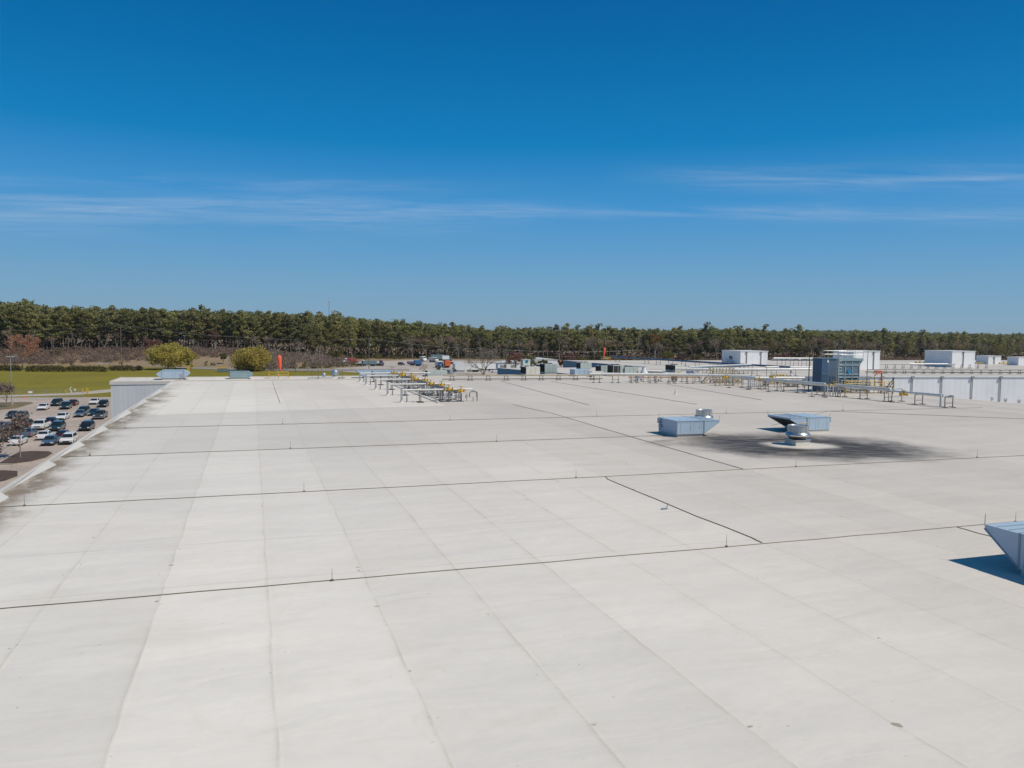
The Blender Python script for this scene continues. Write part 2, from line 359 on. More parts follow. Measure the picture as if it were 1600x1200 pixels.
# ================================================================== ROOF AND BUILDING
def roof_material():
    m = bpy.data.materials.new('white_roof_membrane'); m.use_nodes = True
    M, step, mix, noise, xyz, white, P, S, B, nd, ln = node_kit(m)
    X, Y = S[0], S[1]
    wob = M('MULTIPLY', M('SUBTRACT', noise(P, 0.35, 3), 0.5), 0.16)
    u = M('DIVIDE', M('SUBTRACT', M('ADD', X, wob), 0.35), 3.05)
    iu = M('FLOOR', u); fu = M('SUBTRACT', u, iu)
    yy = M('ADD', Y, M('MULTIPLY', M('SUBTRACT', noise(P, 0.3, 3), 0.5), 0.12))
    iv = M('FLOOR', M('DIVIDE', M('SUBTRACT', yy, 26.1), 14.62))
    h1 = white(xyz(iu, iv, 3.0)); h2 = white(xyz(iu, 0.0, 9.0))
    val = M('ADD', 0.950, M('ADD', M('MULTIPLY', h1, 0.05), M('MULTIPLY', h2, 0.055)))
    big = noise(P, 0.035, 5, 0.55); mid = noise(xyz(M('MULTIPLY', X, 0.35), Y), 0.45, 6, 0.62); fine = noise(P, 2.6, 5, 0.6)
    val = M('MULTIPLY', val, step(big, 0.3, 0.7, 0.93, 1.04)); val = M('MULTIPLY', val, step(mid, 0.32, 0.68, 0.955, 1.025))
    val = M('MULTIPLY', val, step(fine, 0.3, 0.7, 0.98, 1.012))
    # wide darker beige zone towards the right-hand part, newer sheet beyond the lap at y = 82 on the left
    rtone = step(M('ADD', X, M('MULTIPLY', Y, 0.25)), 8.0, 42.0)
    val = M('MULTIPLY', val, M('SUBTRACT', 1.0, M('MULTIPLY', rtone, 0.13)))
    newer = M('MULTIPLY', M('GREATER_THAN', Y, M('ADD', 81.0, M('MULTIPLY', X, 0.12))), M('LESS_THAN', X, 19.8))
    val = M('MULTIPLY', val, M('ADD', 1.0, M('MULTIPLY', newer, 0.155)))
    mids = M('MULTIPLY', step(Y, 54.4, 54.7), M('SUBTRACT', 1.0, newer)); val = M('MULTIPLY', val, M('SUBTRACT', 1.0, M('MULTIPLY', mids, 0.03)))
    base = mix(step(noise(P, 0.09, 4), 0.35, 0.65), (0.668, 0.622, 0.568), (0.664, 0.624, 0.572))
    base = mix(M('MULTIPLY', newer, 0.8), base, (0.668, 0.632, 0.568))
    base = mix(M('MULTIPLY', rtone, 0.9), base, (0.658, 0.598, 0.534))
    cx = xyz(val, val, val); c = mix(1.0, base, cx, 'MULTIPLY')
    ys_ = step(noise(P, 0.28, 6, 0.68, 1.0), 0.56, 0.74); c = mix(M('MULTIPLY', ys_, 0.20), c, (0.56, 0.49, 0.37))
    strk = step(noise(xyz(M('MULTIPLY', X, 0.22), M('MULTIPLY', Y, 1.6)), 0.9, 6, 0.7), 0.58, 0.72); c = mix(M('MULTIPLY', strk, 0.14), c, (0.45, 0.42, 0.38))
    pale = step(noise(xyz(M('MULTIPLY', X, 0.6), M('MULTIPLY', Y, 1.8)), 1.1, 5, 0.7), 0.64, 0.74); c = mix(M('MULTIPLY', pale, 0.35), c, (0.72, 0.68, 0.62))
    speck = step(noise(P, 5.5, 2, 0.5), 0.755, 0.79); c = mix(M('MULTIPLY', speck, 0.55), c, (0.26, 0.23, 0.18))
    # seams: lapped sheet edges with dirt, broken up
    dseam = M('MULTIPLY', M('MINIMUM', fu, M('SUBTRACT', 1.0, fu)), 3.05)
    brk = step(noise(xyz(M('MULTIPLY', iu, 7.3), M('MULTIPLY', Y, 0.5)), 1.0, 4, 0.7), 0.38, 0.70, 0.10, 0.60)
    sline = M('MULTIPLY', step(dseam, 0.015, 0.06, 1.0, 0.0), brk)
    shal = M('MULTIPLY', step(dseam, 0.03, 0.45, 1.0, 0.0), M('MULTIPLY', brk, 0.22))
    c = mix(sline, c, (0.49, 0.43, 0.35)); c = mix(shal, c, (0.52, 0.48, 0.41))
    # small dirt spots along seams
    spot = M('MULTIPLY', step(noise(P, 2.6, 2, 0.5), 0.70, 0.76), step(dseam, 0.10, 0.22, 1.0, 0.0)); c = mix(M('MULTIPLY', spot, 0.75), c, (0.24, 0.21, 0.15))
    def lap(y0, w, s):
        d = M('ABSOLUTE', M('SUBTRACT', yy, y0)); return M('MULTIPLY', step(d, w * 0.4, w, 1.0, 0.0), s)
    laps = lap(26.1, 0.06, 0.35)
    for y0, w, s in ((31.2, 0.10, 0.25), (40.9, 0.08, 0.25), (46.0, 0.12, 0.22), (55.6, 0.12, 0.4), (60.8, 0.15, 0.2), (70.2, 0.16, 0.45), (76.0, 0.2, 0.2), (82.4, 0.2, 0.4), (97, 0.3, 0.35), (112, 0.3, 0.3)):
        laps = M('ADD', laps, lap(y0, w, s))
    laps = M('MULTIPLY', laps, step(noise(xyz(M('MULTIPLY', X, 0.4), Y), 0.8, 4), 0.3, 0.6, 0.25, 1.0), clamp=True)
    c = mix(laps, c, (0.42, 0.38, 0.32))
    # rust-brown ponding stains along the left edge
    ed = step(M('ADD', X, M('MULTIPLY', M('SUBTRACT', noise(P, 0.22, 5, 0.7), 0.5), 5.0)), -11.2, -8.9, 1.0, 0.0)
    ed = M('MULTIPLY', ed, step(noise(xyz(X, M('MULTIPLY', Y, 0.5)), 0.8, 6, 0.72), 0.34, 0.56, 0.25, 1.0))
    ed = M('MULTIPLY', ed, step(Y, 96, 126, 1.0, 0.25)); c = mix(M('MULTIPLY', ed, 0.9), c, (0.20, 0.150, 0.095))
    # greasy soot round the kitchen-type exhaust fan, washed clean close to its curb
    dx = M('SUBTRACT', X, 37.8); dy = M('SUBTRACT', Y, 47.8)
    ang = noise(xyz(M('MULTIPLY', dx, 0.28), M('MULTIPLY', dy, 0.28)), 1.0, 5, 0.6, 0.6)
    pa = M('ADD', M('MULTIPLY', dx, 0.87), M('MULTIPLY', dy, -0.49)); pb = M('ADD', M('MULTIPLY', dx, 0.49), M('MULTIPLY', dy, 0.87))
    rr = M('SQRT', M('ADD', M('MULTIPLY', M('MULTIPLY', pa, pa), 0.50), M('MULTIPLY', M('MULTIPLY', pb, pb), 1.1)))
    ring = M('MULTIPLY', step(M('ADD', rr, M('MULTIPLY', M('SUBTRACT', ang, 0.5), 6.0)), 3.8, 8.8, 1.0, 0.0), step(M('ADD', rr, M('MULTIPLY', M('SUBTRACT', ang, 0.5), 1.6)), 1.3, 2.3))
    ring = M('MULTIPLY', ring, step(noise(xyz(M('MULTIPLY', X, 0.5), M('MULTIPLY', Y, 1.0)), 0.55, 6, 0.65), 0.26, 0.46, 0.6, 1.0))
    gst = step(noise(xyz(M('MULTIPLY', pa, 0.35), M('MULTIPLY', pb, 2.2)), 1.0, 6, 0.7), 0.32, 0.55, 0.65, 1.0); ring = M('MULTIPLY', ring, gst)
    c = mix(M('MULTIPLY', ring, 0.98), c, (0.038, 0.031, 0.027))
    B.inputs['Roughness'].default_value = 0.62; B.inputs['Specular IOR Level'].default_value = 0.3
    ln.new(c, B.inputs['Base Color'])
    rn = noise(xyz(M('MULTIPLY', X, 0.22), M('MULTIPLY', Y, 0.9), 4.0), 0.42, 1, 0.4, 0.2); wr = M('MULTIPLY', step(M('ABSOLUTE', M('SUBTRACT', rn, 0.52)), 0.0, 0.09, 1.0, 0.0), 0.16)
    ht = M('ADD', wr, M('ADD', M('MULTIPLY', step(dseam, 0.0, 0.12, 1.0, 0.0), M('MULTIPLY', brk, 0.5)), M('ADD', M('MULTIPLY', noise(xyz(M('MULTIPLY', X, 0.5), M('MULTIPLY', Y, 1.3)), 0.55, 4, 0.5, 0.8), 1.6), M('MULTIPLY', noise(P, 3.0, 3), 0.08))))
    bp = nd.new('ShaderNodeBump'); bp.inputs['Strength'].default_value = 0.30; bp.inputs['Distance'].default_value = 0.10
    ln.new(ht, bp.inputs['Height']); ln.new(bp.outputs[0], B.inputs['Normal'])
    return m
ROOFM = roof_material()
WALLW = siding('white_wall_sheet', (0.58, 0.60, 0.63), 0, 0.6, 0.92)
WALLR = siding('white_wall_panels', (0.72, 0.735, 0.765), 0, 0.9, 0.97)
WALLB = siding('blue_wall_sheet', (0.22, 0.34, 0.49), 1, 0.9, 0.9)

plant = thing('factory_building', 'huge flat factory building under a white membrane roof with dark blue and white walls', 'building')
LOW = [(-11.6, -40), (79.5, -40), (79.5, 92.85), (84.6, 92.14), (84.6, 134), (262, 134), (262, 213), (86.3, 215), (90.4, 171), (52.2, 169.3), (60.2, 139.7), (-20.1, 140.2), (-20.1, 129.6), (-11.6, 129.5)]
rb = MB()
rb.v = [(p[0], p[1], ROOF) for p in LOW] + [(p[0], p[1], ROOF - 0.3) for p in LOW]
nL = len(LOW); rb.f = [tuple(range(nL)), tuple(range(2 * nL - 1, nL - 1, -1))] + [(i, i + nL, (i + 1) % nL + nL, (i + 1) % nL) for i in range(nL)]
rb.build('roof', ROOFM, plant)
# the part right of the pipe run falls away to drains at the foot of the high-bay wall
WA, WD = Vector((87.16, 91.78, 0)), Vector((math.cos(R(8)), -math.sin(R(8)), 0))
WTOP = 13.1
def wall_pt(s_, z=0.0): q = WA + WD * s_; return Vector((q.x, q.y, z))
def wall_base(s_): return ROOF - max(0.0, min(s_, 60.0)) * 0.083
def smooth(t): t = min(max(t, 0.0), 1.0); return t * t * (3 - 2 * t)
gx = [79.5 + 1.5 * k for k in range(36)]; fb = MB(); NY = 24
for x in gx:
    s_ = (x - WA.x) / WD.x; yt = WA.y + WD.y * s_
    for k in range(NY + 1):
        q = k / NY; y = -40 + (yt + 40) * q; fb.v.append((x, y, ROOF - (ROOF - wall_base(s_)) * smooth((y - 38) / max(8.0, yt - 38))))
fb.f = [(i * (NY + 1) + k, (i + 1) * (NY + 1) + k, (i + 1) * (NY + 1) + k + 1, i * (NY + 1) + k + 1) for i in range(len(gx) - 1) for k in range(NY)]
lo_r = fb.build('roof', ROOFM, plant)
for p_ in lo_r.data.polygons: p_.use_smooth = True
def hz(y): return max(WTOP - 0.052 * (min(y, 130) - 92), 11.02)
S0, S1 = -2.6, 175.0
hb = MB(); a, c = wall_pt(S0), wall_pt(S1); L0 = []
ys = [None, 98, 104, 110, 116, 122, 128, 132.5, 136]
for y in ys:
    if y is None: L0 += [(a.x, a.y + 0.1, WTOP), (c.x, c.y + 0.1, WTOP)]
    else: L0 += [(a.x, y, hz(y)), (c.x, y, hz(y))]
hb.add(L0, [(2 * i, 2 * i + 1, 2 * i + 3, 2 * i + 2) for i in range(len(ys) - 1)]); hb.build('upper_roof', ROOFM, plant)
sw = MB(); ns = 30
for k in range(ns + 1):
    s_ = S0 + (60 - S0) * k / ns; sw.v += [tuple(wall_pt(s_, wall_base(s_) - 0.3)), tuple(wall_pt(s_, WTOP + 0.1))]
sw.f = [(2 * k, 2 * k + 2, 2 * k + 3, 2 * k + 1) for k in range(ns)]
e0 = len(sw.v); sw.add([(a.x, a.y, ROOF - 0.2), (a.x, 131, ROOF - 0.2), (a.x, 131, hz(131) + 0.08), (a.x, 110, hz(110) + 0.08), (a.x, a.y, WTOP + 0.1)], [(0, 1, 2, 3, 4)])
sw.build('side_wall', WALLR, plant)
MB().bar(wall_pt(S0, WTOP + 0.1) - Vector((0, 0.06, 0)), wall_pt(60, WTOP + 0.1) - Vector((0, 0.06, 0)), 0.16, 0.16).build('gutter', WHITE, plant)
for s_ in (-0.7, 4.17, 9.0, 14.07, 18.86, 23.7, 28.5):
    d = MB(); p = wall_pt(s_) - Vector((0, 0.12, 0)); d.tube([(p.x, p.y, wall_base(s_)), (p.x, p.y, WTOP - 0.15)], 0.07, 6); d.box(p.x - 0.24, p.x + 0.24, p.y - 0.14, p.y + 0.08, WTOP - 0.25, WTOP + 0.16); d.build('downpipe', PIPEG, plant)
# bay numbers stencilled on the high-bay wall
SEG = {'5': [((1, 2), (0, 2)), ((0, 2), (0, 1)), ((0, 1), (1, 1)), ((1, 1), (1, 0)), ((1, 0), (0, 0))],
       '1': [((0.5, 0), (0.5, 2)), ((0.5, 2), (0.2, 1.6))],
       '2': [((0, 2), (1, 2)), ((1, 2), (1, 1)), ((1, 1), (0, 1)), ((0, 1), (0, 0)), ((0, 0), (1, 0))],
       '3': [((0, 2), (1, 2)), ((1, 2), (1, 0)), ((0, 1), (1, 1)), ((0, 0), (1, 0))]}
for txt, s_ in (('51', 17.65), ('52', 19.93), ('53', 22.24)):
    b = MB()
    for k, ch in enumerate(txt):
        for p, q in SEG[ch]:
            f = lambda t: wall_pt(s_ + k * 0.26 + t[0] * 0.18 - 0.2, wall_base(s_) + 0.14 + t[1] * 0.2) - Vector((0, 0.01, 0))
            b.tube([f(p), f(q)], 0.024, 5)
    b.build('bay_number', INK, plant)
def wall_along(a, b, ztop, m, name, zb=0.0, th=0.2):
    a = Vector((*a, 0)); b = Vector((*b, 0)); d = (b - a).normalized(); nrm = Vector((d.y, -d.x, 0)) * th
    MB().poly([(p.x, p.y) for p in (a, b, b + nrm, a + nrm)], zb, ztop).build(name, m, plant)
for a_, b_, m_ in (((-11.6, -40), (-11.6, 129.3), WALLW), ((-20.1, 129.6), (-11.65, 129.55), WALLW), ((-20.1, 140.2), (-20.1, 129.9), WALLW), ((60.2, 140.0), (52.2, 169.3), WALLB),
                   ((90.4, 171.2), (86.3, 215.0), WALLB), ((60.2, 139.7), (-20.1, 140.2), WALLB), ((90.4, 171), (52.2, 169.3), WALLB)):
    wall_along(a_, b_, ROOF - 0.01, m_, 'wall', th=-0.18)
# roof edge strips
e = MB(); e.box(-11.72, -11.48, -40, 129.3, ROOF - 0.35, ROOF + 0.14); e.build('edge_flashing', MEMB, plant)
e = MB(); e.box(-20.25, -20.0, 129.4, 140.3, ROOF - 0.35, ROOF + 0.16); e.box(-20.0, -11.5, 129.50, 129.62, ROOF - 0.4, ROOF + 0.1); e.build('edge_flashing', MEMB, plant)
e = MB(); e.box(-11.4, 24.5, 129.35, 129.75, ROOF, ROOF + 0.22); e.build('expansion_joint', MEMB, plant)
e = MB(); e.box(-20.0, 60.0, 139.8, 140.1, ROOF - 0.3, ROOF + 0.14); e.build('edge_flashing', MEMB, plant)
e = MB(); e.box(19.6, 20.05, 86.4, 122.5, ROOF, ROOF + 0.09); e.box(20.05, 23.8, 86.4, 86.85, ROOF, ROOF + 0.09); e.build('walkway_strip', MEMB, plant)
# tapered crickets between the roof drains of the left edge
for y0, y1 in ((31, 42.6), (44.4, 52.0), (53.8, 60.4), (62.0, 69.6), (72, 82.5), (84, 95), (97, 110), (112, 126)):
    b = MB(); b.add([(-11.44, y0, ROOF + 0.02), (-11.44, y1, ROOF + 0.24), (-10.95, y1 - 0.4, ROOF + 0.01), (-11.44, y1, ROOF + 0.01), (-11.28, y0 + (y1 - y0) * 0.45, ROOF + 0.012)],
                    [(0, 4, 1), (4, 2, 1), (2, 3, 1)])
    b.build('cricket', MEMB, plant)

# ------------------------------------------------------------------ lightning protection
def cable(pts, label):
    P3 = []
    for a, b in zip(pts, pts[1:]):
        a = Vector((*a, 0)); b = Vector((*b, 0)); n = max(2, int((b - a).length / 1.6))
        for k in range(n):
            q = a.lerp(b, k / n); d = (b - a).normalized(); s = Vector((d.y, -d.x, 0)) * random.uniform(-0.035, 0.035); P3.append(q + s)
    P3.append(Vector((*pts[-1], 0)))
    w = 0.0125 + 0.00008 * abs(pts[0][1])
    tag(MB().tube([(p[0], p[1], ROOF + 0.02) for p in P3], w, 5).build('lightning_cable', CABLE), label, 'cable')
cable([(-11.4, 25.37), (24.6, 25.37), (60, 25.5), (79, 25.5)], 'nearest dark cable crossing the whole white roof from side to side')
cable([(-11.4, 39.98), (30, 39.98), (79, 39.7)], 'second dark cable across the roof, passing the far end of the bent cable')
cable([(-11.4, 54.7), (31, 55.2)], 'third dark cable across the roof, ending at the left blue air unit')
cable([(-11.4, 69.4), (40, 69.4), (79, 68.6)], 'faint dark cable across the roof behind the two blue air units')
cable([(18.62, 39.9), (18.45, 39.2), (18.5, 30), (18.65, 26.2), (18.58, 25.5)], 'short bent dark cable linking the two nearest cross cables')
cable([(27.7, 40.1), (27.8, 53.4), (28.2, 73), (27.3, 83)], 'long dark cable running away past the left side of the blue air unit')
cable([(2.75, 89.7), (2.8, 127)], 'dark cable on the bright far roof below the orange windsock')
cable([(35.5, 80.7), (38.6, 124)], 'dark cable running away from left of the fan to the far thin pipe')
cable([(48.2, 79), (46.5, 121)], 'dark cable running away towards the middle of the far white pipe')
cable([(59.6, 82.8), (62.8, 112)], 'dark cable running away towards the beige crossover stairs')
cable([(43.6, 59), (58, 69), (79, 53)], 'dark cable slanting over the roof right of the blue air unit with open hood')
cable([tuple(at(1496, 824, ROOF))[:2], tuple(at(1530, 834, ROOF))[:2], tuple(at(1556, 841, ROOF))[:2]], 'short cable from the nearest blue air unit to the first cross cable')
def rod(x, y, h=0.42):
    t = thing('lightning_rod', 'thin upright lightning rod clipped to a cable on the white roof', 'lightning rod', (x, y, ROOF), 0, 'lightning rods along the roof cables')
    MB().tube([(0, 0, 0.02), (0, 0, h * 0.6), (0, 0, h)], [0.009, 0.008, 0.004], 5).build('spike', CABLE, t)
    MB().box(-0.05, 0.05, -0.04, 0.04, 0.0, 0.05).build('clip', CABLE, t)
    return t
r0 = rod(2.33, 25.36)
for y in (25.36, 40.0, 55.0, 69.45):
    for x in (-9.8, 2.33, 16.9, 31.4, 45.8, 60.3, 74.5):
        if (x, y) in ((2.33, 25.36), (31.4, 55.0), (-9.8, 25.36)) or (y == 55.0 and x > 30) or (x > 50 and y < 30): continue
        dup(r0, (x, y, ROOF), 0, sc=(1, 1, 1 + y * 0.006))
t = thing('pipe_anchor', 'tiny leaning pipe stub with a base plate beside the bent cable', 'vent pipe', (17.88, 31.7, ROOF))
MB().tube([(0, 0, 0), (0.1, 0, 0.28)], 0.022, 6).build('stub', GALV, t); MB().box(-0.22, 0.05, -0.1, 0.1, 0.0, 0.05).build('base_plate', GALV, t)
t = thing('vent_pipe', 'short white vent pipe alone on the roof beyond the left blue air unit', 'vent pipe', (53.5, 93.1, ROOF))
MB().tube([(0, 0, 0), (0, 0, 0.62)], 0.10, 8).build('pipe', WHITE, t); MB().lathe([(0.26, 0), (0.18, 0.06), (0.11, 0.22)], n=10).build('flashing_boot', MEMB, t)

# ================================================================== ROOF EQUIPMENT
def air_unit(loc, rz, label, L=2.3, W=2.9, H=1.03, hood=1.5, body=UNITB, both=False, curb=0.2, cat='air unit', rods=True, ports=True, blunt=False):
    """make-up air unit: box on a curb, wedge intake hood on its +x end"""
    t = thing('air_unit', label, cat, loc, rz)
    MB().box(0.06, L - 0.06, 0.06, W - 0.06, -0.02, curb + 0.01).build('roof_curb', MEMB, t)
    z0, z1 = curb, curb + H
    MB().box(0, L, 0, W, z0, z1).build('casing', body, t, bevel=0.012)
    lid = MB()
    lid.box(-0.03, L * 0.56, -0.03, W + 0.03, z1 + 0.002, z1 + 0.035); lid.box(L * 0.56 + 0.03, L + 0.03, -0.03, W + 0.03, z1 + 0.002, z1 + 0.035)
    lid.build('top_panel', body, t)
    for x in (0.30, L * 0.50, L * 0.62, L - 0.2):
        for yy in (-0.008, W): MB().box(x - 0.006, x + 0.006, yy, yy + 0.008, z0 + 0.08, z1 - 0.12).build('panel_seam', TEAL, t)
    MB().box(0.02, L - 0.02, -0.006, 0.0, z1 - 0.13, z1 - 0.12).build('panel_seam', TEAL, t); MB().box(0.05, L - 0.05, -0.012, 0.02, z0 - 0.03, z0 + 0.02).build('base_rail', STEEL, t)
    for k in (0.38, 0.72): MB().box(L * k + 0.25, L * k + 0.275, -0.025, -0.003, z0 + 0.45, z0 + 0.55).build('door_latch', TEAL, t)
    def hoodmesh(x0, sg, nm):
        hx = x0 + sg * hood; zt = z1 + 0.0; drop = H * 0.38 if blunt else 0.02; tip = H * 0.55 if blunt else 0.13; zb = z0 + 0.05
        b = MB()
        # top sheet, two cheeks, lip - open underneath
        b.prism([(x0, zt - 0.02), (hx, zt - drop), (hx, zt - drop + 0.04), (x0, zt + 0.02)], -0.02, W + 0.02)
        for y0 in (0.0, W - 0.02):
            b.prism([(x0, zt - 0.02), (hx, zt - drop), (hx, zt - tip), (x0, zb)], y0, y0 + 0.02)
        b.box(min(hx - sg * 0.02, hx), max(hx - sg * 0.02, hx), 0.02, W - 0.02, zt - tip, zt - drop)
        h = b.build(nm, body, t)
        f = MB().add([(hx - sg * 0.06, 0.03, zt - tip + 0.02), (hx - sg * 0.06, W - 0.03, zt - tip + 0.02), (x0 + sg * 0.03, W - 0.03, zb + 0.04), (x0 + sg * 0.03, 0.03, zb + 0.04)], [(0, 1, 2, 3)]).build('filter_screen', SCREEN, h)
        fl = MB().box(x0 - 0.03, x0 + 0.03, -0.035, W + 0.035, zb - 0.05, zt + 0.05).build('hood_flange', TEAL, t)
        rr = MB()
        rr.bar((hx, -0.02, zt - tip), (x0, -0.02, zb), 0.03); rr.bar((hx, W + 0.02, zt - tip), (x0, W + 0.02, zb), 0.03)
        for k in (() if blunt else (0.33, 0.66)): rr.bar((x0 + sg * hood * k, 0.05, zt + 0.03), (x0 + sg * hood * k, W - 0.05, zt + 0.03), 0.03)
        rr.build('hood_rib', TEAL, h)
    hoodmesh(L, 1, 'intake_hood')
    if both: hoodmesh(0, -1, 'intake_hood')
    if ports:
        c = MB(); c.box(-0.16, 0.0, W - 0.45, W - 0.05, z1 - 0.42, z1 - 0.02); c.tube([(-0.1, W - 0.25, z1 - 0.4), (-0.1, W - 0.25, 0)], 0.03, 6); c.box(-0.13, 0, W - 0.6, W - 0.2, z0 + 0.3, z0 + 0.5)
        c.build('switch_box', TEAL, t)
    for x in (0.3, L - 0.3):
        for y in (0.15, W - 0.15): MB().tube([(x - 0.05, y, z1 + 0.03), (x - 0.03, y, z1 + 0.11), (x + 0.03, y, z1 + 0.11), (x + 0.05, y, z1 + 0.03)], 0.012, 5).build('lifting_lug', TEAL, t)
    if rods:
        for p in ((L + hood, 0.0), (L + hood, W), (0, W)):
            MB().tube([(p[0], p[1], z1), (p[0], p[1], z1 + 0.3), (p[0], p[1], z1 + 0.42)], [0.012, 0.01, 0.004], 5).build('air_terminal', CABLE, t)
    return t
air_unit((31.25, 54.0, ROOF), 0, 'pale blue air unit left of the fan with its wedge hood pointing right', L=2.4, W=2.95, hood=1.35)
u = air_unit((45.6, 57.0, ROOF), math.pi, 'pale blue air unit behind the fan, dark open hood pointing left', L=2.25, W=3.0, hood=1.65, ports=True)
air_unit((27.4, 17.3, ROOF), math.pi / 2, 'nearest blue air unit, cut off by the right edge, wedge hood facing away', L=2.3, W=2.9, hood=1.35, H=1.2)

def roof_fan(loc, label, s=1.0, curb=MEMB):
    t = thing('exhaust_fan', label, 'exhaust fan', loc)
    MB().box(-0.62 * s, 0.62 * s, -0.62 * s, 0.62 * s, 0, 0.40 * s).build('roof_curb', OFFW, t, bevel=0.01)
    MB().box(-0.70 * s, 0.70 * s, -0.70 * s, 0.70 * s, 0.40 * s, 0.44 * s).build('curb_cap', ALU, t)
    MB().lathe([(0.50 * s, 0.44 * s), (0.62 * s, 0.50 * s), (0.70 * s, 0.62 * s)], n=32).build('base_cone', STEEL, t, smooth=True)
    MB().lathe([(0.70 * s, 0.62 * s), (0.84 * s, 0.68 * s), (0.88 * s, 0.76 * s), (0.85 * s, 0.86 * s), (0.74 * s, 0.94 * s), (0.71 * s, 0.95 * s)], n=40).build('wind_band', ALU, t, smooth=True)
    MB().lathe([(0.71 * s, 0.95 * s), (0.715 * s, 1.38 * s), (0.735 * s, 1.39 * s), (0.735 * s, 1.43 * s), (0.70 * s, 1.44 * s), (0.68 * s, 1.40 * s), (0.1, 1.38 * s)], n=40).build('drum', GALV, t, smooth=True)
    for k in range(8):
        a = k * math.pi / 4 + 0.2; MB().bar((0.725 * s * math.cos(a), 0.725 * s * math.sin(a), 0.96 * s), (0.725 * s * math.cos(a), 0.725 * s * math.sin(a), 1.39 * s), 0.02).build('drum_strap', ALU, t)
    return t
f1 = roof_fan((37.9, 48.2, ROOF), 'round silver exhaust fan on a cream curb in the middle of the black soot')
h = MB(); h.tube([(0.62, 0.5, 1.42), (0.8, 0.5, 1.52), (1.15, 0.5, 1.52), (1.2, 0.5, 1.45), (1.2, 0.5, 0.95), (1.02, 0.5, 0.88)], 0.035, 6)
h.build('hose', YEL, f1)
roof_fan((37.7, 60.6, ROOF), 'round grey exhaust fan half hidden behind the left blue air unit', 0.96)

# ---- equipment along the far roof edge
air_unit((-13.6, 134.2, ROOF), 0, 'pale blue air unit with hoods at both ends at the far left roof corner', L=3.2, W=2.6, H=1.25, hood=0.75, both=True, blunt=True, rods=False, curb=0.22)
air_unit((-3.6, 134.6, ROOF), 0, 'teal grey air unit on the far roof edge between the two green trees', L=2.9, W=2.3, H=1.0, hood=0.65, blunt=True, body=TEAL, rods=False, curb=0.2)
air_unit((19.3, 134.6, ROOF), 0, 'long pale blue air unit at the far end of the pipe rows', L=3.2, W=2.4, H=1.0, hood=1.2, rods=False, curb=0.2)
air_unit((19.0, 136.9, ROOF), math.pi, 'pale blue hooded air unit just left of the long one at the pipe rows', L=1.2, W=2.2, H=1.05, hood=1.2, rods=False, curb=0.2)
t = thing('service_panel', 'small grey switch stand in front of the far left blue air unit', 'switch stand', (-10.6, 133.2, ROOF))
MB().box(-0.35, 0.35, -0.12, 0.12, 0.35, 0.95).build('cabinet', GALV, t); b = MB(); [b.bar((x, 0, 0), (x, 0, 0.4), 0.07) for x in (-0.28, 0.28)]; b.build('legs', STEEL, t)
def rail_pen(loc, label, w=3.0, d=1.6, h=1.05, bays=2):
    t = thing('guard_rail', label, 'guard rail', loc)
    for k in range(bays + 1):
        x = w * k / bays
        for y in (0, d): MB().tube([(x, y, 0), (x, y, h)], 0.04, 6).build('post', YEL, t)
    b = MB()
    for z in (h, h * 0.55):
        for y in (0, d): b.tube([(0, y, z), (w, y, z)], 0.035, 6)
        for x in (0, w): b.tube([(x, 0, z), (x, d, z)], 0.035, 6)
    b.build('rail', YEL, t); return t
rail_pen((2.4, 135.2, ROOF), 'yellow guard rail around the foot of the left windsock', w=3.1)
rail_pen((97.3, 211.0, ROOF), 'yellow guard rail around the foot of the right windsock', w=2.2, bays=1)
def windsock(loc, label, h, L, lean):
    t = thing('windsock', label, 'windsock', loc)
    MB().tube([(0, 0, 0), (0, 0, h)], 0.04, 6).build('mast', GALV, t)
    pts = []; rs = []
    for k in range(7):
        q = k / 6; pts.append((0.1 + lean * q, -0.1, h - 0.05 - L * q)); rs.append(0.40 - 0.22 * q + 0.02 * math.sin(5 * q))
    pts = [(0.0, -0.1, h + 0.18)] + pts; rs = [0.2] + rs
    MB().tube(pts, rs, 12).build('sock', ORANGE, t, smooth=True)
    MB().lathe([(0.42, 0), (0.42, 0.05)], (0.1, -0.1, h - 0.1), 14).build('hoop', GALV, t)
windsock((4.0, 136.0, ROOF), 'orange windsock hanging limp in front of the green tree on the left', 3.6, 2.2, 0.12)
windsock((97.6, 211.6, ROOF), 'orange windsock hanging limp far off above the dark blue wall', 3.6, 2.2, -0.12)
def mushroom(loc, label, r, h):
    t = thing('roof_ventilator', label, 'roof ventilator', loc)
    MB().box(-r * 0.7, r * 0.7, -r * 0.7, r * 0.7, 0, h * 0.3).build('roof_curb', MEMB, t)
    MB().lathe([(r * 0.6, h * 0.3), (r * 0.6, h * 0.45), (r, h * 0.42), (r * 0.98, h * 0.8), (r * 0.8, h), (r * 0.3, h * 1.02)], n=20).build('cowl', GALV, t, smooth=True)
mushroom((11.3, 136.5, ROOF), 'smaller of two grey round ventilators on the far roof edge', 0.42, 0.8)
mushroom((13.2, 136.9, ROOF), 'larger of two grey round ventilators on the far roof edge', 0.62, 1.25)
def low_curb(loc, w, label):
    t = thing('roof_curb', label, 'roof curb', loc)
    MB().box(0, w, 0, 1.2, 0, 0.3).build('upstand', MEMB, t); MB().box(-0.05, w + 0.05, -0.05, 1.25, 0.3, 0.36).build('cover', PIPEW, t)
low_curb((8.6, 132.4, ROOF), 3.6, 'long low white roof curb near the two grey ventilators')
low_curb((13.4, 132.4, ROOF), 1.0, 'short low white roof curb below the larger grey ventilator')
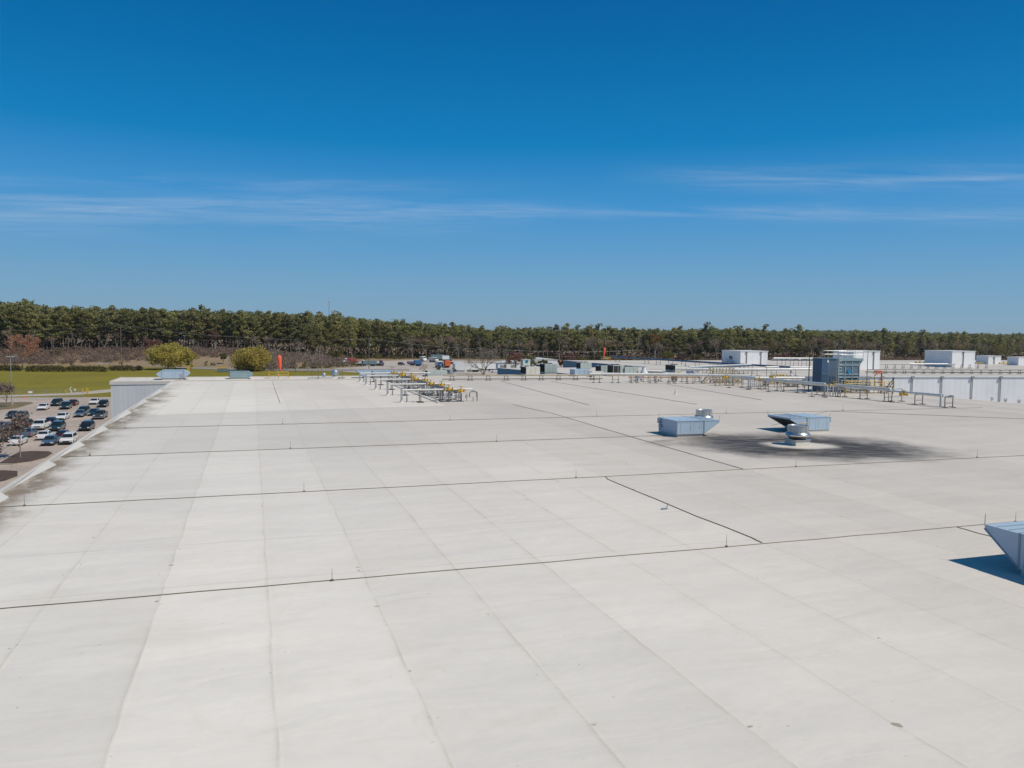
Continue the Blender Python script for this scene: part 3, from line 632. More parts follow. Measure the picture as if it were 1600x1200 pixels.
for x, y, hh, lab in ((10.1, 132.2, 1.9, 'thin dark pole standing by the long low roof curb'), (13.9, 132.0, 1.7, 'thin dark pole standing by the short low roof curb'), (9.4, 136.6, 1.5, 'thin pale pole left of the smaller grey ventilator')):
    t = thing('vent_pole', lab, 'pole', (x, y, ROOF)); MB().tube([(0, 0, 0), (0, 0, hh)], 0.045, 6).build('pipe', STEEL, t); MB().lathe([(0.14, 0), (0.06, 0.1)], n=8).build('base', MEMB, t)

# ---- packaged rooftop units beyond the roof edge
def rtu(px, py, w, label, body=UNITG, d=2.2, h=1.9, grille='left', z=ROOF, fans=2, dy=0.0):
    p = at(px, py, z); t = thing('rooftop_unit', label, 'rooftop unit', (p.x, p.y + dy, z))
    MB().box(0.05, w - 0.05, 0.05, d - 0.05, 0, 0.3).build('roof_curb', MEMB, t)
    MB().box(0, w, 0, d, 0.3, h).build('casing', body, t, bevel=0.02)
    g = MB()
    if grille == 'left':
        g.box(-0.02, 0.0, 0.1, d - 0.1, 0.45, h - 0.12); 
        for k in range(6): g.box(-0.05, -0.02, 0.1, d - 0.1, 0.5 + k * (h - 0.7) / 6, 0.56 + k * (h - 0.7) / 6)
    if grille in ('front', 'both'): g.box(0.1, w * 0.42, -0.02, 0.0, 0.5, h - 0.15); g.box(w * 0.46, w * 0.62, -0.02, 0, 0.5, h - 0.15)
    if grille == 'both': g.box(-0.02, 0.0, 0.1, d - 0.1, 0.45, h - 0.12)
    if g.v: g.build('coil_grille', SCREEN, t)
    for k in range(fans):
        MB().lathe([(0.42, 0), (0.42, 0.14), (0.36, 0.14)], (w * (0.25 + 0.4 * k), d / 2, h), 14).build('condenser_fan', DARK, t)
    for x in (w * 0.33, w * 0.66): MB().box(x - 0.012, x + 0.012, -0.01, 0, 0.35, h - 0.05).build('panel_seam', STEEL, t)
    return t
rtu(822, 588, 2.7, 'cream rooftop unit with olive end panel beside the first blue wall', OFFW, d=3.2, h=1.75, grille='left')
rtu(851, 585, 2.6, 'grey rooftop unit with rounded hood standing right of the cream unit', UNITG, d=3.0, h=2.0, grille='left')
rtu(898, 588, 2.9, 'low pale blue rooftop unit in front of the second dark blue wall', UNITB, d=2.4, h=1.25, grille='none', fans=0)
rtu(907, 578.5, 2.6, 'grey green rooftop unit behind the low pale blue one', UNITG, d=2.4, h=1.65, grille='left')
rtu(939, 586, 2.1, 'grey rooftop unit with dark coil grille on its end', UNITG, d=2.6, h=1.8, grille='left')
rtu(958, 588, 2.3, 'tall grey rooftop unit with two dark grilles in front', UNITG, d=2.6, h=2.1, grille='both')
rtu(976, 588, 2.8, 'teal grey rooftop unit with white sloping end left of the white funnel', UNITG, d=2.2, h=1.75, grille='left')
rtu(1055, 582, 2.0, 'cream rooftop unit with dark olive end by the grey duct', OFFW, d=4.2, h=1.55, grille='left')
rtu(925, 589, 2.2, 'low beige rooftop unit in front of the unit with coil grille', OFFW, d=1.6, h=1.0, grille='none', fans=0)
p = at(668, 588, ROOF); rtu(668, 588.5, 3.6, 'grey green rooftop unit at the roof edge below the bare forked tree', UNITG, d=2.2, h=1.05, grille='left', fans=0)
rtu(695, 586.8, 1.5, 'small grey rooftop unit at the roof edge left of the white tent', GALV, d=1.5, h=1.15, grille='front', fans=0)
rtu(1077, 588, 1.3, 'small light blue cabinet under the far pipe racks', UNITB, d=1.2, h=1.0, grille='none', fans=0)
p = at(1006, 588, ROOF); t = thing('exhaust_funnel', 'white funnel shaped exhaust stack joined to a long grey duct', 'exhaust stack', p)
MB().lathe([(0.75, 0), (0.75, 0.7), (0.38, 1.3), (0.38, 1.75), (0.55, 1.95)], n=20).build('stack', WHITE, t, smooth=True)
MB().tube([(0.5, 0.2, 1.0), (3.9, 0.6, 0.8)], [0.36, 0.36], 12).build('duct', PIPEG, t, smooth=True); MB().lathe([(0.62, 0), (0.62, 0.5), (0.3, 0.75)], (4.3, 0.6, 0), 14).build('fan_housing', GALV, t, smooth=True)

# ---- pipe racks
def trestle(w=1.0, h=1.2, m=STEEL, label='', group='', loc=(0, 0, 0), rz=0):
    """H-shaped pipe support: two posts on pads with a cross bar"""
    t = thing('pipe_support', label, 'pipe support', loc, rz, group)
    for x in (-w / 2, w / 2):
        MB().bar((x, 0, 0.05), (x, 0, h), 0.075, 0.075).build('leg', m, t)
    MB().bar((-w / 2 - 0.08, 0, h), (w / 2 + 0.08, 0, h), 0.08, 0.08).build('cross_bar', m, t)
    MB().bar((-w / 2, 0, h * 0.42), (w / 2, 0, h * 0.42), 0.05, 0.05).build('brace', m, t)
    [MB().box(x - 0.17, x + 0.17, -0.35, 0.35, 0, 0.07).build('foot_pad', DARK, t) for x in (-w / 2, w / 2)]
    return t
def pipe(pts, r, m, label, n=10, name='insulated_pipe', rings=True):
    t = thing(name, label, 'pipe', pts[0]); o = Vector(pts[0]); loc = [Vector(p) - o for p in pts]
    MB().tube(loc, r, n).build('jacket', m, t, smooth=True)
    if rings:
        b = MB()
        for a, c in zip(loc, loc[1:]):
            L = (c - a).length; d = (c - a).normalized()
            for k in range(1, int(L / 3.0) + 1):
                q = a + d * (3.0 * k - 1.0)
                if (q - a).length < L: b.tube([q - d * 0.04, q + d * 0.04], r * 1.06, n)
        if b.v: b.build('band', GALV, t)
    return t
# pipe rows in the middle of the roof: five rows running across, one header running away
rowlab = ['nearest of the white cross pipes', 'second white cross pipe', 'middle white cross pipe', 'fourth white cross pipe', 'farthest of the white cross pipes']
rows = [(87.9, 24.0, 12.42), (97.6, 23.8, 12.42), (107.6, 22.6, 12.42), (117.2, 23.0, 12.42), (124.4, 27.0, 12.38)]
tr0 = trestle(0.9, 1.22, STEEL, 'dark steel H support under the white cross pipes', 'H supports under the white cross pipes', (17.9, 87.9, ROOF), math.pi / 2)
k0 = 0
for i, (y, x1, z) in enumerate(rows):
    t = pipe([(15.8, y, ROOF), (15.8, y, z), (x1, y, z)], 0.095, PIPEW, rowlab[i] + ' in the rows with yellow valves', rings=False)
    MB().tube([(0, 0, 0), (0, 0, z - ROOF + 0.1)], 0.125, 10).build('riser', GALV, t, smooth=True)
    MB().lathe([(0.34, 0), (0.22, 0.08), (0.17, 0.25)], n=10).build('flashing_boot', MEMB, t)
    pipe([(16.5, y + 0.55, ROOF), (16.5, y + 0.55, z - 0.12), (x1 - 0.6, y + 0.55, z - 0.12)], 0.08, PIPEG, 'thin grey pipe beside the ' + rowlab[i], rings=False)
    for x in (18.0, 20.4, 22.6):
        if i == 0 and x == 18.0: continue
        if x < x1: dup(tr0, (x, y + 0.25, ROOF), math.pi / 2)
hd = trestle(1.5, 1.05, STEEL, 'steel H support under the dark header pipes with yellow valves', 'H supports under the header pipes', (21.9, 87.6, ROOF))
for y in np.arange(90.6, 127, 3.0): dup(hd, (21.9, float(y), ROOF))
pipe([(21.3, 86.9, 12.16), (21.3, 127, 12.16)], 0.10, PIPEG, 'left dark header pipe below the yellow valves'); pipe([(21.9, 86.9, 12.15), (21.9, 127, 12.15)], 0.08, STEEL, 'middle dark header pipe below the yellow valves')
pipe([(22.5, 86.9, 12.16), (22.5, 126, 12.16), (24.6, 126, 12.16)], 0.11, PIPEW, 'right pale header pipe below the yellow valves')
def valve(loc, label, s=1.0, grp=None):
    t = thing('yellow_valve', label, 'valve', loc, 0, grp)
    MB().lathe([(0.1, -0.28), (0.22, -0.2), (0.22, 0.05), (0.12, 0.12)], n=10).build('body', YEL, t)
    b = MB(); b.tube([(-0.75 * s, 0, -0.1), (0.75 * s, 0, -0.1)], 0.12, 8); b.box(-0.82 * s, -0.68 * s, -0.2, 0.2, -0.3, 0.1); b.box(0.68 * s, 0.82 * s, -0.2, 0.2, -0.3, 0.1); b.build('flanged_pipe', YEL, t)
    b = MB(); b.lathe([(0.30, 0.36), (0.30, 0.40)], n=12); b.tube([(0, 0, 0.1), (0, 0, 0.38)], 0.04, 6); b.build('handwheel', YEL, t)
    return t
vr = ['on the nearest pipe row', 'on the second pipe row', 'on the middle pipe row', 'on the fourth pipe row', 'on the farthest pipe row']
for i, (y, x1, z) in enumerate(rows):
    valve((21.2, y - 0.1, z + 0.12), 'left yellow valve ' + vr[i], 0.6); valve((22.3, y - 1.5, z + 0.05), 'right yellow valve ' + vr[i], 0.45)
# drop legs and small pumps inside the header, seen as a thicket of thin posts
ctl0 = None
for i, (y, x1, z) in enumerate(rows[:4]):
    for k, dx in enumerate((0.2, 0.8, 1.5, 2.1, 2.7, 0.5, 1.2, 1.8)):
        if ctl0 is None:
            ctl0 = thing('control_station', 'thin grey valve station posts with a small box among the pipe rows', 'valve station', (20.4 + dx, y - 0.9, ROOF), 0, 'valve stations among the pipe rows')
            MB().tube([(0, 0, 0), (0, 0, 1.0), (0.2, 0, 1.15)], 0.035, 6).build('post', GALV, ctl0); MB().box(-0.14, 0.14, -0.1, 0.1, 0.45, 0.85).build('control_box', GALV, ctl0)
            MB().box(-0.2, 0.2, -0.25, 0.25, 0, 0.06).build('foot_pad', DARK, ctl0)
        else: dup(ctl0, (20.4 + dx, y - 0.9 + 1.1 * (k % 2) + (2.6 if k > 4 else 0.0), ROOF), 0.4 * k)
pipe([(24.0, 87.9, 12.1), (24.6, 87.9, 12.1), (24.6, 87.9, ROOF)], 0.05, STEEL, 'thin end pipe bending down at the right end of the nearest pipe row', rings=False)
t = thing('hose_reel', 'round dark hose loop at the right end of the nearest pipe row', 'hose loop', (24.2, 88.2, ROOF))
b = MB(); b.tube([(0.45 * math.cos(a), 0, 0.75 + 0.45 * math.sin(a)) for a in np.linspace(-0.6, 3.8, 14)], 0.05, 6); b.build('loop', STEEL, t); MB().bar((0, 0, 0), (0, 0, 0.5), 0.06).build('stand', STEEL, t)

# thin far pipe with low frames
lf = trestle(0.62, 0.72, STEEL, 'low black frame under the thin far pipe', 'low frames under the thin far pipe', (31.0, 126.2, ROOF), 0)
for k in range(1, 9): dup(lf, (31.0 + k * 3.05, 126.2 - 0.2 * k, ROOF))
pipe([(29.5, 126.3, ROOF + 0.82), (57.5, 124.3, ROOF + 0.82)], 0.09, BEIGE, 'thin tan pipe on low frames along the far roof edge')
pipe([(29.5, 126.9, ROOF + 0.2), (57.5, 124.9, ROOF + 0.2)], 0.06, DARK, 'thin dark strip added as the shadow line of the tan pipe', rings=False)  # dark tube laid behind the tan pipe to draw its shadow on the roof
# thick white pipe run
wt = trestle(1.05, 1.25, BEIGE, 'H support under the thick white pipe run', 'H supports under the thick white pipe', (52.9, 117.3, ROOF))
for k in range(1, 6): dup(wt, (52.9 + k * 3.0, 117.3 - 0.75 * k, ROOF), 0)
pipe([(51.6, 117.3, 12.45), (59.5, 115.2, 12.45), (68.2, 112.4, 12.45), (74.2, 108.6, 12.45)], 0.21, PIPEW, 'thick white pipe running across in front of the rooftop units')
pipe([(54.0, 116.0, 12.25), (59.5, 114.4, 12.25), (68.2, 111.6, 12.25)], 0.06, BEIGE, 'thin beige pipe just below the thick white pipe', rings=False)
# right-hand run coming towards the viewer
rt = trestle(1.15, 1.18, STEEL, 'H support under the pale pipe run by the cooling tower', 'H supports under the right pipe run', (75.2, 69.7, ROOF))
ysr = [73.6, 77.9, 81.6, 85.2, 88.8, 92.4, 96.4, 100.2, 104.0, 107.6]
for y in ysr: dup(rt, (75.2 - (y - 69.7) * 0.10, y, ROOF))
pipe([(75.6, 69.3, 12.3), (73.5, 90, 12.3), (71.8, 108, 12.32)], 0.13, PIPEW, 'pale pipe of the right run ending at the lone end frame')
pipe([(74.6, 69.8, 12.36), (74.3, 73.2, 12.36)], 0.17, PIPEW, 'short white pipe piece at the near end of the right run')
pipe([(74.6, 77.8, 12.5), (73.4, 86, 12.5)], 0.17, PIPEW, 'white pipe piece of the right run below the yellow platform')
pipe([(73.0, 87.6, 12.5), (71.6, 103.5, 12.5)], 0.19, PIPEW, 'long white pipe piece of the right run left of the cooling tower')
pipe([(74.3, 70.0, ROOF), (74.3, 70.0, 12.34), (76.3, 70.0, 12.34)], 0.11, GALV, 'silver bent pipe at the near end of the right run', rings=False)
valve((73.6, 86.6, 12.55), 'yellow valve on the right pipe run in front of the dark blue box'); valve((71.5, 100.0, 12.6), 'yellow valve on the right pipe run left of the dark blue box')
valve((74.8, 75.9, 12.15), 'yellow valve low on the right pipe run near its end', 0.6); valve((69.9, 106.4, 12.5), 'yellow valve at the bend of the white pipe by the beige stairs', 0.6)
fr = trestle(2.4, 1.55, PIPEG, 'tall grey frame of pipe drops on the right run', 'tall frames of pipe drops on the right run', (70.9, 86.3, ROOF), 0.15)
dup(fr, (71.8, 84.9, ROOF), 0.15); dup(fr, (70.2, 99.3, ROOF), 0.15); dup(fr, (70.6, 95.0, ROOF), 0.1); dup(fr, (69.4, 103.0, ROOF), 0.1); dup(fr, (75.0, 77.4, ROOF), 0.15)
for k, (x, y) in enumerate(((72.3, 86.0), (73.0, 85.8), (73.6, 85.6), (69.9, 100.2), (70.5, 100.0), (71.2, 94.6))):
    t0 = thing('pipe_ladder', 'pair of pale upright pipes with rungs on the right pipe run', 'pipe frame', (x, y, ROOF), 0.1, 'upright pipe pairs on the right run') if k == 0 else None
    if k == 0:
        b = MB(); [b.tube([(s, 0, 0), (s, 0, 1.45)], 0.07, 6) for s in (-0.22, 0.22)]; b.build('uprights', PIPEW, t0)
        b = MB(); [b.bar((-0.22, 0, z), (0.22, 0, z), 0.06) for z in (0.4, 0.75, 1.1)]; b.build('rungs', STEEL, t0); lad0 = t0
    else: dup(lad0, (x, y, ROOF), 0.1)
# beige crossover stairs
def crossover(loc, rz, label, L=3.4, W=1.0, H=1.7, m=BEIGE, hr=1.0):
    t = thing('crossover_stairs', label, 'crossover stairs', loc, rz)
    MB().box(-L / 2, L / 2, -W / 2, W / 2, H, H + 0.06).build('deck', m, t)
    for sg in (-1, 1):
        b = MB(); x0, x1 = sg * L / 2, sg * (L / 2 + 1.7)
        for y in (-W / 2, W / 2): b.bar((x0, y, H), (x1, y, 0.05), 0.07, 0.16)
        b.build('stringer', m, t); b = MB()
        for k in range(1, 7):
            q = k / 7; b.box(min(x0 + (x1 - x0) * q - 0.12, x0 + (x1 - x0) * q + 0.12), max(x0 + (x1 - x0) * q - 0.12, x0 + (x1 - x0) * q + 0.12), -W / 2, W / 2, H * (1 - q) - 0.02, H * (1 - q) + 0.02)
        b.build('treads', m, t)
        b = MB()
        for y in (-W / 2, W / 2): b.tube([(x0, y, H + hr), (x1, y, hr), (x1, y, 0)], 0.055, 6)
        b.build('handrail', m, t)
    b = MB()
    for x in (-L / 2, -L / 6, L / 6, L / 2):
        for y in (-W / 2, W / 2): b.bar((x, y, 0), (x, y, H + hr), 0.12)
    b.build('posts', m, t); b = MB()
    for x0, x1 in ((-L / 2, -L / 6), (L / 6, L / 2), (-L / 6, L / 6)):
        for y in (-W / 2, W / 2): b.bar((x0, y, 0.1), (x1, y, H - 0.1), 0.09); b.bar((x1, y, 0.1), (x0, y, H - 0.1), 0.09)
    for z in (H + hr * 0.5, H + hr):
        for y in (-W / 2, W / 2): b.tube([(-L / 2, y, z), (L / 2, y, z)], 0.04, 6)
    b.build('braces', m, t)
crossover((73.4, 113.0, ROOF), 0.0, 'beige steel crossover stairs over the white pipes with crossed braces', L=3.6, H=1.6)
crossover((82.3, 109.5, ROOF), 0.0, 'yellow braced crossover stairs left of the dark blue box', L=1.6, H=0.95, m=mat('ochre_steel', (0.42, 0.29, 0.08), 0.55), hr=0.6)
trb = MB()
t = thing('pipe_gantry', 'beige trestle gantry packed with pipes below the beige crossover stairs', 'pipe gantry', (71.0, 107.6, ROOF))
for x in np.arange(-2.2, 3.1, 0.85): MB().bar((float(x), 0, 0), (float(x), 0, 1.35), 0.09).build('post', BEIGE, t)
b = MB()
for x in np.arange(-2.2, 2.3, 0.85): b.bar((x, 0, 0.15), (x + 0.85, 0, 1.2), 0.06)
b.bar((-2.3, 0, 1.35), (3.0, 0, 1.35), 0.09); b.bar((-2.2, 0, 0.5), (2.9, 0, 0.5), 0.06); b.build('braces', BEIGE, t)
b = MB(); [b.tube([(-2.2, 0.5 + 0.2 * k, 0.5 + 0.16 * k), (2.9, 0.5 + 0.2 * k, 0.5 + 0.16 * k)], 0.06, 6) for k in range(4)]; b.build('pipes', STEEL, t)
# more runs crowding the space below the first white box
g1 = trestle(1.0, 1.1, STEEL, 'brown steel support under the low brown pipes left of the beige stairs', 'supports under the low brown pipes', (60.5, 119.5, ROOF))
for k in range(1, 6): dup(g1, (60.5 + k * 2.1, 119.5 - 0.6 * k, ROOF), 0.1 * (k % 3))
pipe([(59.6, 119.8, 12.1), (72.0, 116.2, 12.1)], 0.10, STEEL, 'low brown pipe left of the beige stairs'); pipe([(60.0, 120.3, 11.7), (72.0, 116.8, 11.7)], 0.07, RUST, 'rusty thin pipe below the low brown pipe', rings=False)
g2 = trestle(1.1, 1.3, BEIGE, 'pale support under the near white pipe right of the beige stairs', 'supports under the near white pipe right of the beige stairs', (73.2, 103.8, ROOF))
for k in range(1, 5): dup(g2, (73.2 + k * 1.9, 103.8 - 0.35 * k, ROOF), 0.0)
pipe([(72.6, 104.0, 12.45), (81.4, 102.4, 12.45)], 0.17, PIPEW, 'near white pipe right of the beige stairs'); pipe([(72.6, 104.6, 12.1), (81.4, 103.0, 12.1)], 0.10, PIPEG, 'grey pipe just behind the near white pipe right of the beige stairs')
g3 = trestle(1.0, 1.5, STEEL, 'support under the dark blue pipe bundle below the first white box', 'supports under the dark blue pipe bundle', (80.2, 132.5, ROOF))
for k in range(1, 7): dup(g3, (80.2 + k * 3.1, 132.5 + 1.5 * k, ROOF))
pipe([(79, 131.8, 12.6), (100, 142.2, 12.6)], 0.17, NAVY, 'dark blue pipe of the bundle below the first white box'); pipe([(79, 132.6, 12.8), (100, 143.0, 12.8)], 0.15, PIPEW, 'white pipe of the bundle below the first white box')
for k, (x, y) in enumerate(((62.3, 121.2), (65.0, 120.0), (67.8, 119.0), (76.8, 106.0))):
    t = thing('valve_cabinet', ('small blue grey cabinet at the left end of the low brown pipes', 'small white cabinet among the low brown pipes', 'small dark cabinet at the right end of the low brown pipes', 'small grey cabinet behind the near white pipe')[k], 'cabinet', (x, y, ROOF))
    MB().box(0, 0.9, 0, 0.6, 0.25, 1.15).build('cabinet', (UNITB, WHITE, NAVT, GALV)[k], t, bevel=0.02); MB().box(0.06, 0.84, -0.015, 0, 0.33, 1.07).build('door', (UNITB, WHITE, NAVT, GALV)[k], t); [MB().box(q, q + 0.1, 0.1, 0.5, 0, 0.25).build('leg', STEEL, t) for q in (0.05, 0.75)]
for k, (x, y, z) in enumerate(((61.5, 119.5, 12.2), (68.0, 117.4, 12.2), (76.2, 103.3, 12.6), (100.0, 122.3, 12.9))):
    valve((x, y, z), ('yellow valve at the left end of the low brown pipes', 'yellow valve at the right end of the low brown pipes', 'yellow valve on the near white pipe right of the beige stairs', 'yellow valve at the right end of the far white pipe')[k], 0.6)
# farther white pipes and frames on the upper roof
w2 = trestle(1.2, 1.2, PIPEG, 'support under the far white pipe in front of the white boxes', 'supports under the far white pipe', (78.0, 128.5, ROOF))
for k in range(1, 6): dup(w2, (78.0 + k * 3.6, 128.5 - 0.9 * k, max(ROOF, hz(128.5 - 0.9 * k)) if 78 + k * 3.6 > 88 else ROOF))
pipe([(74.5, 130.0, 12.6), (84, 126.0, 12.6), (99, 122.6, 12.75)], 0.24, PIPEW, 'far white pipe passing behind the beige crossover stairs')
pipe([(76.5, 131.5, 12.3), (86, 127.5, 12.3), (99, 124.6, 12.55)], 0.12, PIPEG, 'grey pipe just behind the far white pipe')
dk = trestle(1.2, 1.1, STEEL, 'support under the long dark duct running away left of the first white box', 'supports under the long dark duct', (98.9, 205, ROOF))
for k in range(1, 9): dup(dk, (101.0 - 3.8 * 0.0 + k * 0.5, 176 - k * 5.6 + 22, ROOF))
pipe([(98.5, 208, 12.3), (106.5, 146, 12.3), (107.5, 140, 12.3), (107.5, 139.5, 11.2)], 0.22, NAVY, 'long dark blue duct running away left of the first white box')
rk = trestle(1.5, 1.9, STEEL, 'tall frame under the pipes between the first white box and the dark blue box', 'tall frames between the white boxes', (128.5, 171.5, ROOF))
for k in range(1, 7): dup(rk, (128.5 + k * 2.3, 171.5 - 0.3 * k, ROOF))
pipe([(127, 172, 13.1), (145, 169.6, 13.1)], 0.2, PIPEW, 'upper white pipe between the first white box and the dark blue box')
pipe([(127, 173, 12.7), (145, 170.6, 12.7)], 0.25, NAVY, 'dark pipe under the upper white pipe between the white boxes')
pipe([(104, 143.5, 12.2), (121, 139.5, 12.2)], 0.2, PIPEW, 'lower white pipe below the first white box')
for k, (px, py) in enumerate(((1240, 578.5), (1252, 579), (1226, 578))):
    pass
fa = trestle(0.9, 0.75, STEEL, 'small dark pipe frame in the near row on the upper right roof', 'near row of pipe frames on the upper right roof', tuple(at(1372, 583, hz(103))) , 0.3)
def on_upper(px, py):
    z = 13.0
    for _ in range(8): p = at(px, py, z); z = max(hz(p.y), 11.02)
    return Vector((p.x, p.y, z))
fa.location = on_upper(1368, 583.3)
for k in range(1, 17): dup(fa, on_upper(1368 + k * 15.0, 583.3 + 0.02 * k), 0.3 + 0.1 * (k % 3))
q0, q1 = on_upper(1355, 583.6), on_upper(1625, 584.0); pipe([q0 + Vector((0, 0, 0.82)), q1 + Vector((0, 0, 0.82))], 0.09, PIPEG, 'grey pipe on the near row of frames on the upper right roof')
pipe([q0 + Vector((0, 0.6, 0.3)), q1 + Vector((0, 0.6, 0.3))], 0.10, STEEL, 'dark pipe lying between the near row of frames on the upper right roof', rings=False)
fb = trestle(0.9, 0.9, STEEL, 'small dark pipe frame in the far row on the upper right roof', 'far row of pipe frames on the upper right roof', on_upper(1385, 575.3), 0.3)
for k in range(1, 13): dup(fb, on_upper(1385 + k * 13.0, 575.3), 0.3 + 0.15 * (k % 2))
q0, q1 = on_upper(1370, 575.4), on_upper(1492, 575.4); pipe([q0 + Vector((0, 0, 1.0)), q1 + Vector((0, 0, 1.0))], 0.12, PIPEG, 'grey pipe on the far row of frames in front of the large right white box')
q0, q1 = on_upper(1420, 572.6), on_upper(1492, 573.2); pipe([q0 + Vector((0, 0, 0.75)), q1 + Vector((0, 0, 0.75))], 0.17, PIPEW, 'white pipe just below the large right white box')
valve(on_upper(1437, 570.5) + Vector((0, 0, 0.9)), 'yellow valve at the left foot of the large right white box', 2.0); valve(on_upper(1568, 571.5) + Vector((0, 0, 0.8)), 'yellow valve between the two small right white boxes', 2.0)
valve(on_upper(1530, 571) + Vector((0, 0, 0.8)), 'yellow valve right of the large right white box', 1.6)

# ---- white penthouses
def penthouse(px, py, w, d, h, label, pipes=(0.28, 0.75), z=ROOF, door=False):
    p = at(px, py, z); t = thing('penthouse', label, 'penthouse', (p.x, p.y, z))
    MB().box(0, w, 0, d, -0.3, h).build('wall', WPENT, t)
    MB().box(-0.12, w + 0.12, -0.12, d + 0.12, h + 0.001, h + 0.16).build('roof_trim', WHITE, t)
    for k in pipes:
        b = MB(); b.tube([(w * k, -0.12, 0), (w * k, -0.12, h - 0.2)], 0.10, 6); b.box(w * k - 0.25, w * k + 0.25, -0.3, -0.002, h - 0.35, h + 0.0); b.build('downpipe', PIPEG, t)
    if door:
        MB().box(-0.04, 0.0, d * 0.42, d * 0.60, h * 0.42, h * 0.66).build('louvre', STEEL, t)
        b = MB(); b.box(-1.3, 0, d * 0.3, d * 0.72, 0.9, 1.0); [b.bar((-1.3, y, 0), (-1.3, y, 1.9), 0.07) for y in (d * 0.3, d * 0.5, d * 0.72)]; b.bar((-1.3, d * 0.3, 1.9), (-1.3, d * 0.72, 1.9), 0.07); b.build('landing', GALV, t)
    return t
WPENT = siding('white_penthouse_sheet', (0.80, 0.81, 0.82), 0, 0.5, 0.95)
penthouse(1156.6, 572.0, 8.2, 8.5, 3.75, 'white box penthouse with two grey downpipes, left of the cooling tower', (0.22, 0.75), door=True)
penthouse(1333, 577.5, 7.8, 7.0, 4.35, 'white box penthouse right behind the cooling tower', (0.76,))
penthouse(1487, 574.0, 7.9, 9.0, 4.2, 'largest white box penthouse on the right with one downpipe', (0.48,))
penthouse(1544, 569.0, 5.0, 4.2, 2.35, 'small white box penthouse just right of the largest right one', (0.45,))
penthouse(1591, 571.0, 5.0, 3.6, 2.3, 'small white box penthouse cut off by the right edge', (0.7,))

# ---- cooling tower, dark blue box, pipework and yellow platform
def cooling_tower(loc):
    t = thing('cooling_tower', 'large grey and dark teal cooling tower with railed top and braced louvre face', 'cooling tower', loc)
    W, D, H = 3.7, 3.3, 5.3
    MB().box(0, 1.35, 0, D, 0.35, H - 0.55).build('end_casing', UNITG, t) if False else None
    MB().box(-0.02, W, 0.25, D, 0.3, H - 0.6).build('casing', mat('tower_grey_panel', (0.56, 0.61, 0.63), 0.45, 0.1, 0.06, 0.8), t, bevel=0.02)
    MB().box(-0.15, W + 0.55, -0.1, D + 0.1, H - 0.85, H - 0.5).build('deck_fascia', TEAL, t)
    MB().prism([(0.0, H - 0.85), (0.0, H - 1.5), (W, H - 1.5), (W + 0.5, H - 0.85)], 0.02, 0.25).build('upper_panel', NAVT, t)
    MB().box(0.0, W, 0.06, 0.25, 2.1, H - 1.5).build('middle_panel', NAVT, t)
    MB().box(0.0, W, 0.12, 0.26, 0.45, 2.1).build('fill_louvre', SCREEN2, t)
    b = MB()
    for k in range(9): b.box(0.05, W - 0.05, 0.07, 0.12, 0.5 + k * 0.18, 0.55 + k * 0.18)
    b.build('louvre_blade', TEAL, t)
    b = MB()
    for z in (0.42, 0.75, 2.12, 2.55, H - 1.45): b.box(-0.05, W + 0.05, -0.02, 0.06, z - 0.07, z + 0.07)
    for x in (0.02, W * 0.33, W * 0.66, W - 0.02): b.box(x - 0.05, x + 0.05, -0.02, 0.05, 0, H - 0.85)
    for x0, x1 in ((0.1, W * 0.33), (W * 0.66, W * 0.33), (W * 0.66, W - 0.1)): b.bar((x0, -0.01, 0.75), (x1, -0.01, 2.1), 0.09, 0.05)
    b.build('bracing', TOWERF, t)
    MB().lathe([(0.30, 0), (0.30, 0.05)], n=8).build('fan_nameplate', BLUESIGN, t).matrix_local = Matrix.Translation((W * 0.5, -0.02, 2.95)) @ Matrix.Rotation(R(90), 4, 'X')
    for k in range(5):
        y = 0.5 + k * 0.52; MB().box(-0.10, -0.02, y, y + 0.10, 0.4, 2.2).build('end_rib', TEAL, t)
    b = MB()
    xs = [-0.1, W * 0.25, W * 0.5, W * 0.75, W + 0.5]
    for x in xs:
        for y in (-0.05, D + 0.05): b.tube([(x, y, H - 0.5), (x, y, H + 0.55)], 0.035, 6)
    for z in (H + 0.02, H + 0.52):
        for y in (-0.05, D + 0.05): b.tube([(-0.1, y, z), (W + 0.5, y, z)], 0.03, 6)
        for x in (-0.1, W + 0.5): b.tube([(x, -0.05, z), (x, D + 0.05, z)], 0.03, 6)
    b.build('guard_rail', GALV, t)
    b = MB()
    for x in (-0.42, -0.02): b.tube([(x, -0.22, 0.1), (x, -0.22, H + 0.6)], 0.035, 6)
    for k in range(14): b.bar((-0.42, -0.22, 0.3 + k * 0.32), (-0.02, -0.22, 0.3 + k * 0.32), 0.03)
    for z in np.arange(2.2, H + 0.5, 0.45): b.tube([(-0.42, -0.22, z), (-0.5, -0.6, z), (0.06, -0.6, z), (-0.02, -0.22, z)], 0.022, 5)
    b.build('ladder', GALV, t)
    b = MB(); [b.bar((x, y, 0), (x, y, 0.4), 0.16) for x in (0.1, W - 0.1) for y in (0.3, D - 0.2)]; b.bar((0, 0.3, 0.3), (W, 0.3, 0.3), 0.14); b.bar((0, D - 0.2, 0.3), (W, D - 0.2, 0.3), 0.14); b.build('base_frame', STEEL, t)
SCREEN2 = mat('wet_fill', (0.035, 0.05, 0.055), 0.7, 0, 0.25, 4.0)
TOWERF = mat('tower_frame', (0.38, 0.47, 0.52), 0.45, 0.2, 0.08, 1.2)
BLUESIGN = mat('bright_blue_plate', (0.02, 0.22, 0.46), 0.5, 0, 0.05, 2.0)
cooling_tower((79.0, 92.2, ROOF))
t = thing('electrical_cabin', 'tall dark blue steel box with ribbed doors left of the cooling tower', 'steel cabin', (76.3, 92.4, ROOF))
